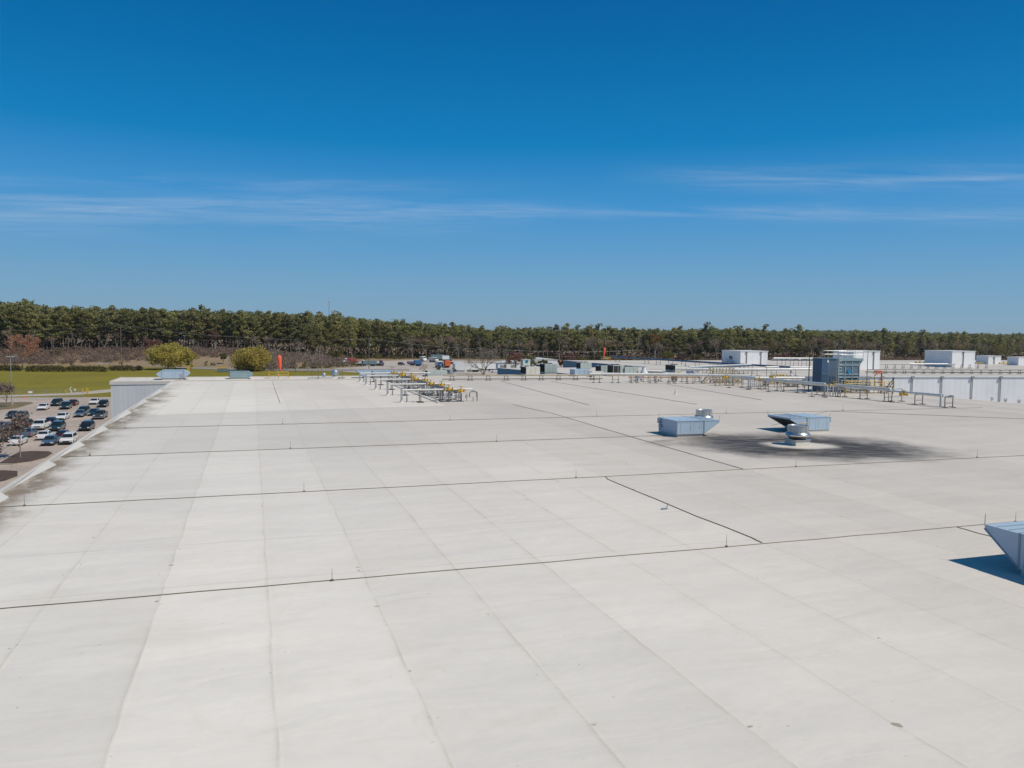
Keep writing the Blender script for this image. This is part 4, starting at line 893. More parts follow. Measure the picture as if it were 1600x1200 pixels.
MB().box(0, 1.15, 0, 1.9, 0.1, 4.75).build('casing', NAVY, t, bevel=0.02)
b = MB(); [b.box(0.10 + k * 0.15, 0.13 + k * 0.15, -0.03, 0, 0.3, 2.6) for k in range(7)]; b.box(0.03, 1.12, -0.03, 0, 2.6, 2.68); b.build('door_rib', NAVT, t)
MB().box(-0.04, 1.19, -0.04, 1.94, 4.751, 4.82).build('lid', NAVT, t); MB().box(0.9, 1.1, -0.07, -0.031, 4.2, 4.6).build('nameplate', WHITE, t); b = MB(); [b.box(x, x + 0.2, 0.1, 1.8, 0, 0.1) for x in (0.1, 0.85)]; b.build('skid', STEEL, t)
def pole(px, py, top, z, label, r=0.045, m=DARK, name='mast'):
    p = at(px, py, z); d = math.hypot(p.x, p.y); h = skyz(px, top, (p.x * -ROWS[0][2] + p.y * -ROWS[1][2] + (z - 19) * -ROWS[2][2])) - z
    t = thing(name, label, 'pole', (p.x, p.y, z)); MB().tube([(0, 0, 0), (0, 0, h * 0.5), (0, 0, h)], [r, r * 0.8, r * 0.5], 6).build('shaft', m, t); MB().box(-0.15, 0.15, -0.15, 0.15, 0, 0.06).build('base_plate', m, t); return t
pole(1263, 612, 545, ROOF, 'tall black pole at the left side of the dark blue box', 0.09)
pole(1353.6, 615, 546, ROOF, 'tall dark pole right of the cooling tower', 0.07, STEEL)
pole(1197, 603, 568, ROOF, 'thin dark mast standing among the white pipes below the first white box', 0.05, STEEL)
t = thing('standpipe', 'orange painted pipe frame at the right side of the cooling tower', 'pipe', (83.9, 89.6, ROOF - 0.05))
b = MB(); b.tube([(0.35, 0, 0.1), (0.35, 0, 3.1), (0.35, 0, 3.15), (-0.9, 0, 3.15)], 0.10, 8); b.build('pipe', RUST, t); MB().tube([(-0.9, 0, 2.55), (-0.35, 0, 2.85), (0.3, 0, 2.9)], 0.10, 8).build('branch', RUST, t)
MB().tube([(-0.75, 0.1, 0.6), (-0.75, 0.1, 2.4)], 0.08, 8).build('gas_pipe', YEL, t)
b = MB(); [b.box(-0.8, 0.4, -0.05, 0.05, z - 0.05, z + 0.05) for z in (0.9, 1.6)]; b.build('clamps', STEEL, t)
t = thing('platform', 'raised yellow railed walkway in front of the cooling tower', 'platform', (78.6, 90.0, ROOF), -0.18)
MB().box(0, 7.2, 0, 1.3, 0.85, 0.95).build('deck', STEEL, t)
b = MB()
for k in range(11):
    for y in (0, 1.3): b.tube([(k * 0.72, y, 0.9), (k * 0.72, y, 1.7)], 0.032, 6)
for z in (1.0, 1.35, 1.7):
    for y in (0, 1.3): b.tube([(0, y, z), (7.2, y, z)], 0.032, 6)
b.build('railing', YEL, t)
[MB().box(k * 1.4, k * 1.4 + 0.08, y, y + 0.08, 0, 0.85).build('leg', YEL, t) for k in range(6) for y in (0.05, 1.2)]
t = thing('davit', 'black davit hoist frame standing on the yellow walkway', 'davit', (84.4, 88.4, ROOF))
b = MB(); b.tube([(0.8, 0, 0), (0.8, 0, 2.15)], 0.07, 6); b.tube([(0.8, 0, 2.05), (-0.25, 0, 0.95), (-0.25, 0, 0)], 0.06, 6); b.tube([(0.8, 0, 1.7), (0.2, 0, 0.9)], 0.05, 6); b.build('frame', DARK, t); MB().lathe([(0.12, -0.12), (0.16, 0), (0.12, 0.12)], (0.8, 0, 2.2), 10).build('winch', STEEL, t)
t = thing('equipment_skid', 'white wrapped skid with loose pipes left of the dark blue box', 'equipment skid', (87.9 - 8.7, 103, ROOF)); MB().box(0, 2.2, 0, 1.2, 0.1, 0.75).build('body', OFFW, t, bevel=0.05); MB().tube([(0.1, 0.2, 0.85), (2.1, 0.5, 0.85)], 0.1, 8).build('pipes', BEIGE, t)

# ================================================================== CARS
CARP = {}
def paint(nm, c, metal=0.3): return mat(nm + '_car_paint', c, 0.28, metal, 0.03, 1.0, coat=0.6)
PNT = dict(white=paint('white', (0.72, 0.72, 0.72), 0.0), black=paint('black', (0.012, 0.014, 0.017)), navy=paint('navy', (0.016, 0.03, 0.055)), teal=paint('teal', (0.02, 0.055, 0.07)), green=paint('green', (0.015, 0.04, 0.04)),
           grey=paint('grey', (0.07, 0.085, 0.1)), silver=paint('silver_blue', (0.17, 0.22, 0.29), 0.5), maroon=paint('maroon', (0.10, 0.018, 0.022)), bluegrey=paint('blue_grey', (0.10, 0.16, 0.23), 0.4), brown=paint('brown', (0.10, 0.07, 0.055)))
def make_car(kind):
    root = bpy.data.objects.new(kind, None); COL.objects.link(root); root.empty_display_size = 0.3
    L, Wd = {'sedan': (4.7, 1.8), 'suv': (4.7, 1.9), 'pickup_truck': (5.5, 1.98)}[kind]
    h, hw = L / 2, Wd / 2
    if kind == 'sedan': low = [(-h, .32), (-h, .62), (-h + .15, .74), (-h + 1.15, .92), (h - .95, .98), (h - .05, .90), (h, .6), (h, .34), (h - .3, .22), (-h + .3, .22)]; cab = [(-h + 1.05, .90), (-h + 1.95, 1.43), (h - 1.5, 1.44), (h - .7, .96)]
    elif kind == 'suv': low = [(-h, .38), (-h, .78), (-h + .12, .92), (-h + 1.05, 1.06), (h - .1, 1.10), (h, .95), (h, .45), (h - .3, .28), (-h + .3, .28)]; cab = [(-h + .95, 1.04), (-h + 1.75, 1.68), (h - .55, 1.70), (h - .08, 1.08)]
    else: low = [(-h, .45), (-h, .92), (-h + .1, 1.05), (-h + 1.2, 1.14), (h - 1.8, 1.16), (h - .02, 1.16), (h, 1.1), (h, .5), (h - .3, .36), (-h + .3, .36)]; cab = [(-h + 1.1, 1.12), (-h + 1.8, 1.80), (h - 2.25, 1.82), (h - 1.9, 1.16)]
    b = MB(); b.prism(low, -hw, hw, 'x')
    # glasshouse narrows to the roof
    n = len(cab); tw = hw - 0.26
    vs = [(s * (hw - 0.05 if z < 1.2 else tw), y, z) for s in (-1, 1) for y, z in cab]
    b.add(vs, [(0, 1, 2, 3), (7, 6, 5, 4)] + [(i, i + 4, (i + 1) % 4 + 4, (i + 1) % 4) for i in range(4)])
    for s in (-1, 1): b.box(s * (hw + 0.09) - 0.09, s * (hw + 0.09) + 0.09, cab[0][0] + 0.42, cab[0][0] + 0.54, cab[0][1] + 0.02, cab[0][1] + 0.16)
    body = b.build('body', PNT['white'], root, bevel=0.06); body.material_slots[0].link = 'OBJECT'; body.material_slots[0].material = PNT['white']
    def pane(nm, q, off):
        MB().add([Vector(p) + Vector(off) for p in q] + [Vector(p) - Vector(off) for p in q], [(0, 1, 2, 3), (7, 6, 5, 4), (0, 4, 5, 1), (1, 5, 6, 2), (2, 6, 7, 3), (3, 7, 4, 0)]).build(nm, GLASS, root)
    (y0, z0), (y1, z1), (y2, z2), (y3, z3) = cab
    def lerp(a, c, t): return a + (c - a) * t
    def on(y_a, z_a, y_b, z_b, t, s): return (s * lerp(hw - 0.05, tw, t) * 0.93, lerp(y_a, y_b, t), lerp(z_a, z_b, t))
    pane('windscreen', [on(y0, z0, y1, z1, .1, -1), on(y0, z0, y1, z1, .1, 1), on(y0, z0, y1, z1, .9, 1), on(y0, z0, y1, z1, .9, -1)], (0, -0.015, 0.015))
    pane('rear_window', [on(y3, z3, y2, z2, .12, -1), on(y3, z3, y2, z2, .12, 1), on(y3, z3, y2, z2, .88, 1), on(y3, z3, y2, z2, .88, -1)], (0, 0.015, 0.015))
    for s in (-1, 1):
        def sd(y, t): return (s * (lerp(hw - 0.05, tw, t)), y, lerp(z0, z1, t))
        pane('side_window', [sd(lerp(y0, y1, .22) + .08, .16), sd(lerp(y3, y2, .2) - .06, .16), sd(y2 - .06, .86), sd(y1 + .1, .86)], (s * 0.02, 0, 0.005))
    r = {'sedan': .33, 'suv': .37, 'pickup_truck': .40}[kind]
    for sx in (-1, 1):
        for wy in (-h + .88, h - .95):
            w = MB(); x = sx * (hw - .10); pts = [(x - .11, wy, r), (x + .11, wy, r)]
            wo = w.tube(pts, r, 14).build('wheel', TYRE, root); q = MB(); xo = x + sx * .112; q.tube([(xo - sx * 0.02, wy, r), (xo + sx * .012, wy, r)], r * .62, 10).build('rim', RIM, wo)
        zf = low[1][1]
        MB().box(sx * hw * .72 - .2, sx * hw * .72 + .2, -h - .02, -h + .12, zf - .14, zf + .03).build('headlight', LAMPM, root)
        MB().box(sx * hw * .8 - .14, sx * hw * .8 + .14, h - .1, h + .02, low[-4][1] - .02 if kind != 'suv' else .8, (low[-4][1] + .2) if kind != 'suv' else 1.02).build('tail_light', TAILM, root)
    MB().box(-hw * .5, hw * .5, -h - .025, -h + .05, zf - .26, zf - .08).build('grille', DARK, root)
    MB().box(-hw * .92, hw * .92, -h - .06, -h + .1, low[0][1] - .02, low[0][1] + .14).build('bumper', DARK if kind != 'pickup_truck' else RIM, root)
    if kind == 'pickup_truck': MB().box(-hw + .12, hw - .12, h - 1.85, h - .08, 1.155, 1.175).build('bed', DARK, root)
    return root
CARS = [
 ('sedan', 65.3, 641.5, 'white', 0, 'white sedan standing alone at the open back left of the car park'),
 ('suv', 86.6, 635, 'green', 0, 'dark green SUV, left of the two dark SUVs in the back row'),
 ('suv', 101, 640.2, 'teal', 0, 'large dark teal SUV in the back row in front of a dark red car'),
 ('sedan', 112.5, 634.5, 'maroon', 1, 'dark red car behind the large dark teal SUV in the back row'),
 ('sedan', 146.5, 632.5, 'white', 0, 'white sedan in the back right corner beside a black SUV'),
 ('suv', 159.8, 637, 'black', 0, 'black SUV in the back right corner beside the white warehouse wall'),
 ('sedan', 16.5, 654.5, 'navy', 0, 'dark blue sedan, left one of the pair near the dry grass island'),
 ('suv', 29.5, 657.7, 'navy', 0, 'dark blue SUV, right one of the pair near the dry grass island'),
 ('sedan', 95, 657.3, 'white', 0, 'white sedan in the middle row beside a silver blue sedan'),
 ('sedan', 115.5, 656.5, 'silver', 0, 'silver blue sedan in the middle row between white and black cars'),
 ('suv', 123.5, 651, 'black', 0, 'black car half hidden behind the silver blue sedan in the middle row'),
 ('sedan', 146, 650.2, 'teal', 0, 'dark teal sedan behind the dark grey pickup on the right'),
 ('pickup_truck', 154.5, 655.8, 'grey', 0, 'dark grey pickup near the right end of the car park'),
 ('suv', 133.6, 674.2, 'black', 0, 'black SUV alone close to the stained roof edge'),
 ('pickup_truck', 59.8, 673, 'white', 0, 'white pickup truck behind the small bare tree'),
 ('sedan', 76, 665.5, 'navy', 0, 'dark blue car half hidden behind the white pickup'),
 ('suv', 87, 674.6, 'teal', 0, 'dark teal SUV right of the white pickup'),
 ('sedan', 2, 673.5, 'grey', 0, 'grey car cut off by the left edge'),
 ('sedan', 22.5, 676.6, 'black', 0, 'black sedan left of the small bare tree'),
 ('suv', 34.5, 672.5, 'brown', 1, 'brown car half hidden behind the black sedan and the bare tree'),
 ('suv', 9.5, 691.5, 'grey', 0, 'dark grey SUV behind the nearest white sedan on the left'),
 ('sedan', 24, 697.2, 'white', 1, 'nearest white sedan on the left, its tail towards us'),
 ('sedan', 67, 688.5, 'white', 1, 'white sedan with red tail lights behind the blue grey sedan'),
 ('sedan', 75.6, 697.2, 'bluegrey', 0, 'blue grey sedan in the nearest row right of the small bare tree'),
 ('sedan', 95.5, 687.5, 'maroon', 1, 'dark maroon car just behind the nearest white SUV'),
 ('suv', 104.2, 695.5, 'white', 0, 'white SUV in the nearest row beside the roof edge'),
 ('sedan', 40, 684.5, 'silver', 1, 'silver car almost hidden behind the crown of the small bare tree'),
]
PLACED = []
for kind, px, py, colr, rev, lab in CARS:
    p = at(px, py, 0.03); L = 5.5 if kind == 'pickup_truck' else 4.7
    y = p.y + L / 2; x = p.x - 0.15
    for (qx, qy) in PLACED:                                     # keep clear of the cars already parked
        if abs(x - qx) < 2.3 and abs(y - qy) < 5.3: y = qy + 5.5 if y > qy else qy - 5.5
    PLACED.append((x, y)); rz = (math.pi if rev else 0) + random.uniform(-0.03, 0.03)
    if kind not in CARP: CARP[kind] = make_car(kind); o = CARP[kind]; o.location = (x, y, 0.03); o.rotation_euler = (0, 0, rz)
    else: o = dup(CARP[kind], (x, y, 0.03), rz)
    tag(o, lab, {'sedan': 'car', 'suv': 'car', 'pickup_truck': 'pickup truck'}[kind], 'cars in the car park')
    for c in o.children:
        if c.name.startswith('body'): c.material_slots[0].link = 'OBJECT'; c.material_slots[0].material = PNT[colr]

for kind, px, t_, rz, colr, lab in (('pickup_truck', 775, 372, 1.4, 'white', 'white pickup parked right of the big bare tree before the long low white building'), ('sedan', 789, 378, 1.5, 'white', 'white car beside the utility pole right of the big bare tree'), ('suv', 842, 425, 1.3, 'grey', 'dark vehicle among shrubs right of the white tank'), ('pickup_truck', 862, 430, 1.6, 'white', 'white vehicle among shrubs left of the second dark blue wall'), ('suv', 627, 440, 0.4, 'grey', 'dark car on the pale yard left of the dull purple container'), ('sedan', 705, 460, 1.8, 'maroon', 'maroon car on the yard behind the orange container')):
    p = far(px, t_); o = dup(CARP[kind], (p.x, p.y, 0.065), rz); tag(o, lab, 'pickup truck' if kind == 'pickup_truck' else 'car', 'vehicles in the yard')
    for c in o.children:
        if c.name.startswith('body'): c.material_slots[0].link = 'OBJECT'; c.material_slots[0].material = PNT[colr]

# ================================================================== YARD AND CAR PARK FURNITURE
def lamp_post(px, py, top, z, label, arms=2, ry=0.0):
    p = at(px, py, z); dep = -(p.x * ROWS[0][2] + p.y * ROWS[1][2] + (z - 19) * ROWS[2][2]); h = skyz(px, top, dep) - z
    t = thing('lamp_post', label, 'lamp post', (p.x, p.y, z), ry)
    MB().lathe([(0.28, 0), (0.28, 0.7)], n=10).build('base', CURB, t); MB().tube([(0, 0, 0.7), (0, 0, h)], [0.10, 0.07], 8).build('pole', GALV, t)
    for s in ((-1, 1) if arms == 2 else (1,)):
        MB().box(min(s * 0.1, s * 0.85), max(s * 0.1, s * 0.85), -0.2, 0.2, h - 0.12, h + 0.06).build('lamp_head', UNITG, t, bevel=0.03)
lamp_post(18.6, 632, 557, 0.19, 'tall grey double lamp post standing on the dry grass island')
lamp_post(357.5, 583, 558.5, 0, 'far lamp post left of the second green tree', 2); lamp_post(289.3, 572, 524.5, terrain(-40, 420), 'far lamp post among the pines above the first green tree', 2)
t = thing('chain_link_fence', 'chain link fence with a white sign at the back of the car park', 'fence', (-63, 243.2, 0))
fx = [(-0.0, 0), (3.2, -0.2), (6.4, -0.4), (9.6, -0.7), (12.8, -1.2), (16.0, -1.9), (19.0, -2.8)]
for x, y in fx: MB().tube([(x, y, 0), (x, y, 2.15)], 0.045, 6).build('post', GALV, t)
b = MB()
for (x0, y0), (x1, y1) in zip(fx, fx[1:]):
    b.tube([(x0, y0, 2.1), (x1, y1, 2.1)], 0.035, 6); b.tube([(x0, y0, 0.15), (x1, y1, 0.15)], 0.02, 5)
b.build('rail', GALV, t); b = MB()
for (x0, y0), (x1, y1) in zip(fx, fx[1:]):
    for k in range(12):
        q = k / 12; xa, ya = x0 + (x1 - x0) * q, y0 + (y1 - y0) * q; xb, yb = x0 + (x1 - x0) * min(1, q + 0.33), y0 + (y1 - y0) * min(1, q + 0.33)
        b.bar((xa, ya, 0.15), (xb, yb, 2.1), 0.008); b.bar((xb, yb, 0.15), (xa, ya, 2.1), 0.008)
b.build('wire_mesh', GALV, t); MB().box(5.2, 6.2, -0.5, -0.46, 1.25, 1.75).build('sign', WHITE, t)
for px, py, h, lab in ((103, 615.5, 1.1, 'yellow bollard at the right end of the chain link fence'), (129, 613.5, 1.1, 'yellow bollard standing alone right of the white bent pipe'), (135.5, 614.5, 1.5, 'taller yellow bollard nearest the white warehouse wall, left of its pair'), (137.6, 616, 1.5, 'taller yellow bollard nearest the white warehouse wall, right of its pair')):
    p = at(px, py, 0); t = thing('bollard', lab, 'bollard', p); MB().lathe([(0.14, 0), (0.14, h * 0.94), (0.11, h), (0.03, h + 0.03)], n=10).build('post', YEL, t, smooth=True); MB().lathe([(0.22, 0), (0.22, 0.05)], n=10).build('footing', CURB, t)
p = at(110.5, 616.5, 0); t = thing('backflow_pipe', 'white bent standpipe at the right end of the chain link fence', 'pipe', p)
MB().tube([(0.3, 0, 0), (0.1, 0, 1.0), (-0.25, 0, 1.5), (0.2, 0, 2.2)], 0.11, 8).build('pipe', WHITE, t); MB().box(0.85, 1.35, -0.1, 0.1, 1.1, 1.6).build('sign', WHITE, t); MB().tube([(1.1, 0, 0), (1.1, 0, 1.2)], 0.05, 6).build('post', GALV, t)
p = at(37.5, 622.5, 0); t = thing('traffic_marker', 'small orange cone at the left end of the chain link fence', 'cone', p); MB().lathe([(0.3, 0), (0.3, 0.06), (0.2, 0.07), (0.05, 0.7)], n=10).build('cone', ORANGE, t); MB().box(-0.3, 0.3, -0.3, 0.3, -0.02, 0.03).build('base', DARK, t)
p = at(393, 590, 0)
t = thing('barrier', 'yellow traffic barrier post by the road right of the first green tree', 'barrier', far(294, 345)); MB().box(-0.55, 0.55, -0.3, 0.3, 0, 3.0).build('post', YEL, t); MB().box(-0.8, 0.8, -0.5, 0.5, 0, 0.15).build('base', CURB, t)
t = thing('dumpster', 'yellow topped dark bin by the road left of the second green tree', 'bin', far(348, 352)); MB().box(-2.2, 2.0, -1.0, 1.0, 0.2, 1.6).build('bin', NAVT, t); MB().box(-2.6, 1.6, -1.05, 1.05, 1.6, 2.1).build('lid', YEL, t)

def wheels(t, xs, r=0.5, w=2.3):
    for x in xs:
        for y in (-w / 2, w / 2): MB().tube([(x, y - 0.15, r), (x, y + 0.15, r)], r, 12).build('wheel', TYRE, t)
def truck(loc, rz, label, cabc, boxc, L=9.0, H=2.7, box=True, cat='truck'):
    """lorry: cab at -x end, load at +x"""
    t = thing('truck', label, cat, loc, rz)
    MB().prism([(-L / 2 - 2.2, 0.7), (-L / 2 - 2.2, 1.7), (-L / 2 - 1.5, 2.1), (-L / 2 - 1.2, 3.0), (-L / 2 - 0.1, 3.1), (-L / 2 - 0.1, 0.7)], -1.15, 1.15).build('cab', cabc, t, bevel=0.08)
    MB().add([(-L / 2 - 1.53, -1.0, 2.15), (-L / 2 - 1.53, 1.0, 2.15), (-L / 2 - 1.25, 1.0, 2.9), (-L / 2 - 1.25, -1.0, 2.9)], [(0, 1, 2, 3)]).build('windscreen', GLASS, t)
    b = MB(); [b.box(-L / 2 - 1.1, -L / 2 - 0.4, y - 0.01, y + 0.01, 2.1, 2.8) for y in (-1.165, 1.165)]; b.build('side_window', GLASS, t)
    if box: MB().box(-L / 2, L / 2, -1.25, 1.25, 1.1, 1.1 + H).build('cargo_box', boxc, t, bevel=0.03)
    else: MB().box(-L / 2, L / 2, -1.25, 1.25, 1.1, 1.5).build('flatbed', boxc, t)
    MB().box(-L / 2 - 1.8, L / 2, -0.5, 0.5, 0.65, 1.09).build('chassis', DARK, t)
    wheels(t, (-L / 2 - 1.3, L / 2 - 1.2, L / 2 - 2.4)); return t
def trailer(loc, rz, label, c, L=12, H=2.8):
    t = thing('trailer', label, 'trailer', loc, rz); MB().box(-L / 2, L / 2, -1.25, 1.25, 1.1, 1.1 + H).build('cargo_box', c, t, bevel=0.03)
    MB().box(-L / 2 + 0.3, L / 2, -0.5, 0.5, 0.7, 1.09).build('chassis', DARK, t); wheels(t, (L / 2 - 1.2, L / 2 - 2.4)); b = MB(); [b.box(-L / 2 + 2, -L / 2 + 2.15, y, y + 0.15, 0, 1.1) for y in (-0.8, 0.8)]; b.build('landing_leg', STEEL, t)
REDP = mat('faded_red_paint', (0.36, 0.045, 0.05), 0.45, 0, 0.1, 0.5); BLUEP = mat('blue_paint', (0.045, 0.14, 0.30), 0.45, 0, 0.1, 0.5); ORP = mat('orange_paint', (0.62, 0.13, 0.03), 0.45, 0, 0.1, 0.5); PURP = mat('dull_purple_paint', (0.13, 0.11, 0.20), 0.45, 0, 0.1, 0.5); SAGE = mat('sage_paint', (0.13, 0.20, 0.22), 0.5, 0, 0.1, 0.5)
truck(far(549, 455), 0.15, 'red and white lorry parked on the yard left of the utility pole', WHITE, REDP, 5.5, 2.0)
truck(far(561, 430), 2.6, 'white lorry cab with open flatbed left of the utility pole', WHITE, WHITE, 3.5, 1.0, box=False)
trailer(far(577, 425), 0.15, 'dark grey trailer behind the blue air units at the utility pole', SAGE, 7.5, 1.9)
truck(far(590, 430), 3.3, 'small lorry with dull purple cab right of the dark grey trailer', PURP, STEEL, 2.5, 1.0, box=False)
trailer(far(653, 432), 0.1, 'blue container standing behind the bare forked tree', BLUEP, 4.0, 2.2)
trailer(far(643, 440), 0.1, 'dull purple low container left of the blue container', PURP, 4.5, 1.2)
truck(far(660, 500), 1.8, 'white cream lorry facing us behind the blue container', WHITE, OFFW, 4.0, 2.2); truck(far(676, 490), 2.0, 'cream and white lorry facing us in the middle of the yard', OFFW, WHITE, 5.0, 2.0)
trailer(far(683, 520), 0.1, 'long sage green trailer at the back of the yard', SAGE, 9.0, 2.8); truck(far(696, 512), 3.1, 'white lorry with teal cab at the right end of the sage trailer', SAGE, WHITE, 4.5, 2.4)
truck(far(685, 418), 1.75, 'white lorry with blue lower panels left of the orange container', BLUEP, WHITE, 4.0, 2.3); trailer(far(698.5, 415), 0.1, 'orange container left of the white tent', ORP, 3.0, 2.8)
t = thing('tent_building', 'white peaked storage tent with grey foot beside the white trailers', 'tent', far(720, 372), -0.12)
MB().prism([(-2.7, 0), (-2.7, 3.9), (0, 5.1), (2.7, 3.9), (2.7, 0)], 0, 9).build('cover', WHITE, t); MB().box(-2.0, 1.9, -0.35, -0.01, 0, 1.1).build('stacked_crates', GALV, t); MB().box(2.71, 2.75, 1, 8, 0, 3.6).build('side_panel', PIPEG, t)
trailer(far(738, 375), 0.06, 'long white trailer right of the white tent', WHITE, 6.8, 2.9); trailer(far(760, 385), 0.06, 'white trailer behind the big bare tree', WHITE, 9, 2.6)
def shed(loc, rz, w, d, h, label, wallm, roofm=PIPEW, door=True):
    t = thing('storage_building', label, 'building', loc, rz)
    MB().box(-w / 2, w / 2, 0, d, 0, h).build('wall', wallm, t); MB().prism([(-w / 2 - 0.3, h), (0, h + w * 0.035 + 0.3), (w / 2 + 0.3, h)], -0.3, d + 0.3).build('roof', roofm, t)
    if door:
        for k in range(max(1, int(w / 6))): MB().box(-w / 2 + 1.2 + k * 5.5, -w / 2 + 4.2 + k * 5.5, -0.05, -0.001, 0, h * 0.7).build('door', PIPEG, t)
shed(far(808, 400), -0.05, 20, 14, 3.6, 'long low white storage building behind the big bare tree', WHITE); shed(far(852, 455), -0.05, 16, 14, 3.6, 'white storage building among shrubs left of the second dark blue wall', WHITE)
t = thing('storage_tank', 'white cube shaped tank with a round blue mark behind the cream rooftop unit', 'tank', far(823, 330)); MB().box(-1.6, 1.6, 0, 3, 0, 7.6).build('shell', WHITE, t); q = MB().lathe([(0.7, 0), (0.7, 0.03)], n=18).build('blue_mark', BLUESIGN, t); q.matrix_local = Matrix.Translation((0, -0.02, 6.9)) @ Matrix.Rotation(R(90), 4, 'X'); MB().box(-1.7, 1.7, -0.1, 3.1, 7.601, 7.8).build('lid', PIPEW, t)

# ---- utility poles, wires, distant mast
poles = []
def upole(px, t_, top, label, trans=False):
    p = far(px, t_); h = skyz(px, top, t_) - p.z; t = thing('utility_pole', label, 'utility pole', p, -0.2)
    MB().tube([(0, 0, 0), (0, 0, h)], [0.20, 0.13], 8).build('pole', WOOD, t)
    MB().bar((-1.3, 0, h - 0.5), (1.3, 0, h - 0.5), 0.14).build('cross_arm', WOOD, t)
    b = MB(); [b.lathe([(0.06, 0), (0.08, 0.1), (0.05, 0.22)], (x, 0, h - 0.42), 6) for x in (-1.2, 0, 1.2)]; b.build('insulator', GALV, t)
    if trans: MB().lathe([(0.1, 0), (0.38, 0.05), (0.38, 1.1), (0.1, 1.2)], (0.45, -0.3, h - 3.8), 10).build('transformer', GALV, t)
    poles.append((p, h)); return t
upole(-60, 398, 516, 'utility pole outside the left edge'); 
q = upole(189.5, 405, 507.5, 'tall wooden utility pole with orange base in front of the left pines'); MB().lathe([(0.26, 0.0), (0.26, 2.2)], n=8).build('base_marker', ORP, q)
upole(394.5, 400, 526.5, 'wooden utility pole rising behind the second green tree'); upole(576.5, 395, 528.5, 'wooden utility pole with grey transformer by the dark trailer', True)
upole(791, 398, 546, 'wooden utility pole right of the big bare tree'); upole(1000, 430, 546, 'wooden utility pole in front of the pines above the dark blue wall'); upole(1085, 440, 552, 'short utility pole left of the first white box')
for k, (off, dz) in enumerate(((-1.2, -0.2), (0, -0.2), (1.2, -0.2), (0.1, -2.6))):
    b = MB()
    for (p0, h0), (p1, h1) in zip(poles[:-1], poles[1:-1]):
        a = p0 + Vector((off * 0.98, -off * 0.2, h0 + dz)); c = p1 + Vector((off * 0.98, -off * 0.2, h1 + dz)); pts = []
        for j in range(13):
            s = j / 12; q = a.lerp(c, s); q.z -= 4 * 1.1 * s * (1 - s); pts.append(q)
        b.tube(pts, 0.022, 4)
    tag(b.build('power_line', PIPEG), ['front', 'middle', 'back', 'lowest'][k] + ' power line strung along the wooden utility poles before the forest', 'power line')
p = far(514.5, 1500); hm = skyz(514.5, 465, 1500); t = thing('radio_mast', 'slim lattice radio mast rising far behind the pine forest', 'radio mast', p)
b = MB()
for a in (0, 2.09, 4.19): b.tube([(1.0 * math.cos(a), 1.0 * math.sin(a), 0), (0.7 * math.cos(a), 0.7 * math.sin(a), hm)], 0.22, 5)
for k in range(24):
    z = hm * k / 24; b.bar((-0.9, 0, z), (0.9, 0, z + hm / 24), 0.2)
b.build('lattice', GALV, t); MB().lathe([(1.3, hm - 6), (1.3, hm - 3.5)], n=8).build('antenna_ring', WHITE, t); MB().tube([(0, 0, hm), (0, 0, hm + 3)], 0.15, 5).build('antenna', WHITE, t)

# ================================================================== VEGETATION
def leafmat(name, c1, c2, rand=0.25, scale=0.35):
    m = mat(name, c1, 0.75, 0, 0.1, scale, col2=c2, rand=rand, spec=0.15); nt = m.node_tree
    if not any(n.type == 'BSDF_TRANSLUCENT' for n in nt.nodes):           # light also passes through thin leaves
        b = nt.nodes['Principled BSDF']; out = nt.nodes['Material Output']; tr = nt.nodes.new('ShaderNodeBsdfTranslucent'); mx = nt.nodes.new('ShaderNodeMixShader'); mx.inputs[0].default_value = 0.45
        nt.links.new(b.inputs['Base Color'].links[0].from_socket, tr.inputs[0]); nt.links.new(b.outputs[0], mx.inputs[1]); nt.links.new(tr.outputs[0], mx.inputs[2]); nt.links.new(mx.outputs[0], out.inputs[0])
    return m
PINE = leafmat('pine_needles', (0.33, 0.305, 0.115), (0.21, 0.21, 0.085), 0.3)
PINE2 = leafmat('dark_pine_needles', (0.27, 0.265, 0.115), (0.18, 0.185, 0.085), 0.3)
BARK = mat('pine_bark', (0.22, 0.175, 0.145), 0.95, 0, 0.15, 0.8, rand=0.3, spec=0.2)
GBARK = mat('grey_bark', (0.26, 0.23, 0.21), 0.95, 0, 0.12, 0.8, rand=0.2, spec=0.2)
TWIG = mat('bare_twigs', (0.34, 0.285, 0.25), 0.95, 0, 0.12, 0.5, rand=0.25, spec=0.2)
TWIGR = mat('reddish_twigs', (0.36, 0.265, 0.21), 0.95, 0, 0.12, 0.5, rand=0.25, spec=0.2)
YGREEN = leafmat('yellow_green_leaves', (0.52, 0.43, 0.11), (0.40, 0.335, 0.09), 0.1, 0.5)
ORL = leafmat('orange_red_buds', (0.54, 0.27, 0.165), (0.40, 0.215, 0.145), 0.1, 0.5)
REDL = leafmat('dull_red_buds', (0.25, 0.125, 0.09), (0.19, 0.105, 0.085), 0.2, 0.5)
SPRG = leafmat('fresh_spring_leaves', (0.20, 0.19, 0.045), (0.14, 0.135, 0.035), 0.2, 0.5)
OCH = leafmat('ochre_leaves', (0.27, 0.15, 0.04), (0.19, 0.11, 0.035), 0.15, 0.5)
BUD = leafmat('pale_buds', (0.30, 0.235, 0.20), (0.21, 0.16, 0.13), 0.1, 0.8)
HEDGE = leafmat('brown_hedge_leaves', (0.13, 0.105, 0.055), (0.085, 0.070, 0.038), 0.2, 0.6)
BRUSHM = leafmat('dry_brush', (0.32, 0.235, 0.19), (0.22, 0.165, 0.135), 0.0, 0.09)
BRUSHG = leafmat('greenish_brush', (0.18, 0.165, 0.06), (0.13, 0.12, 0.05), 0.0, 0.1)

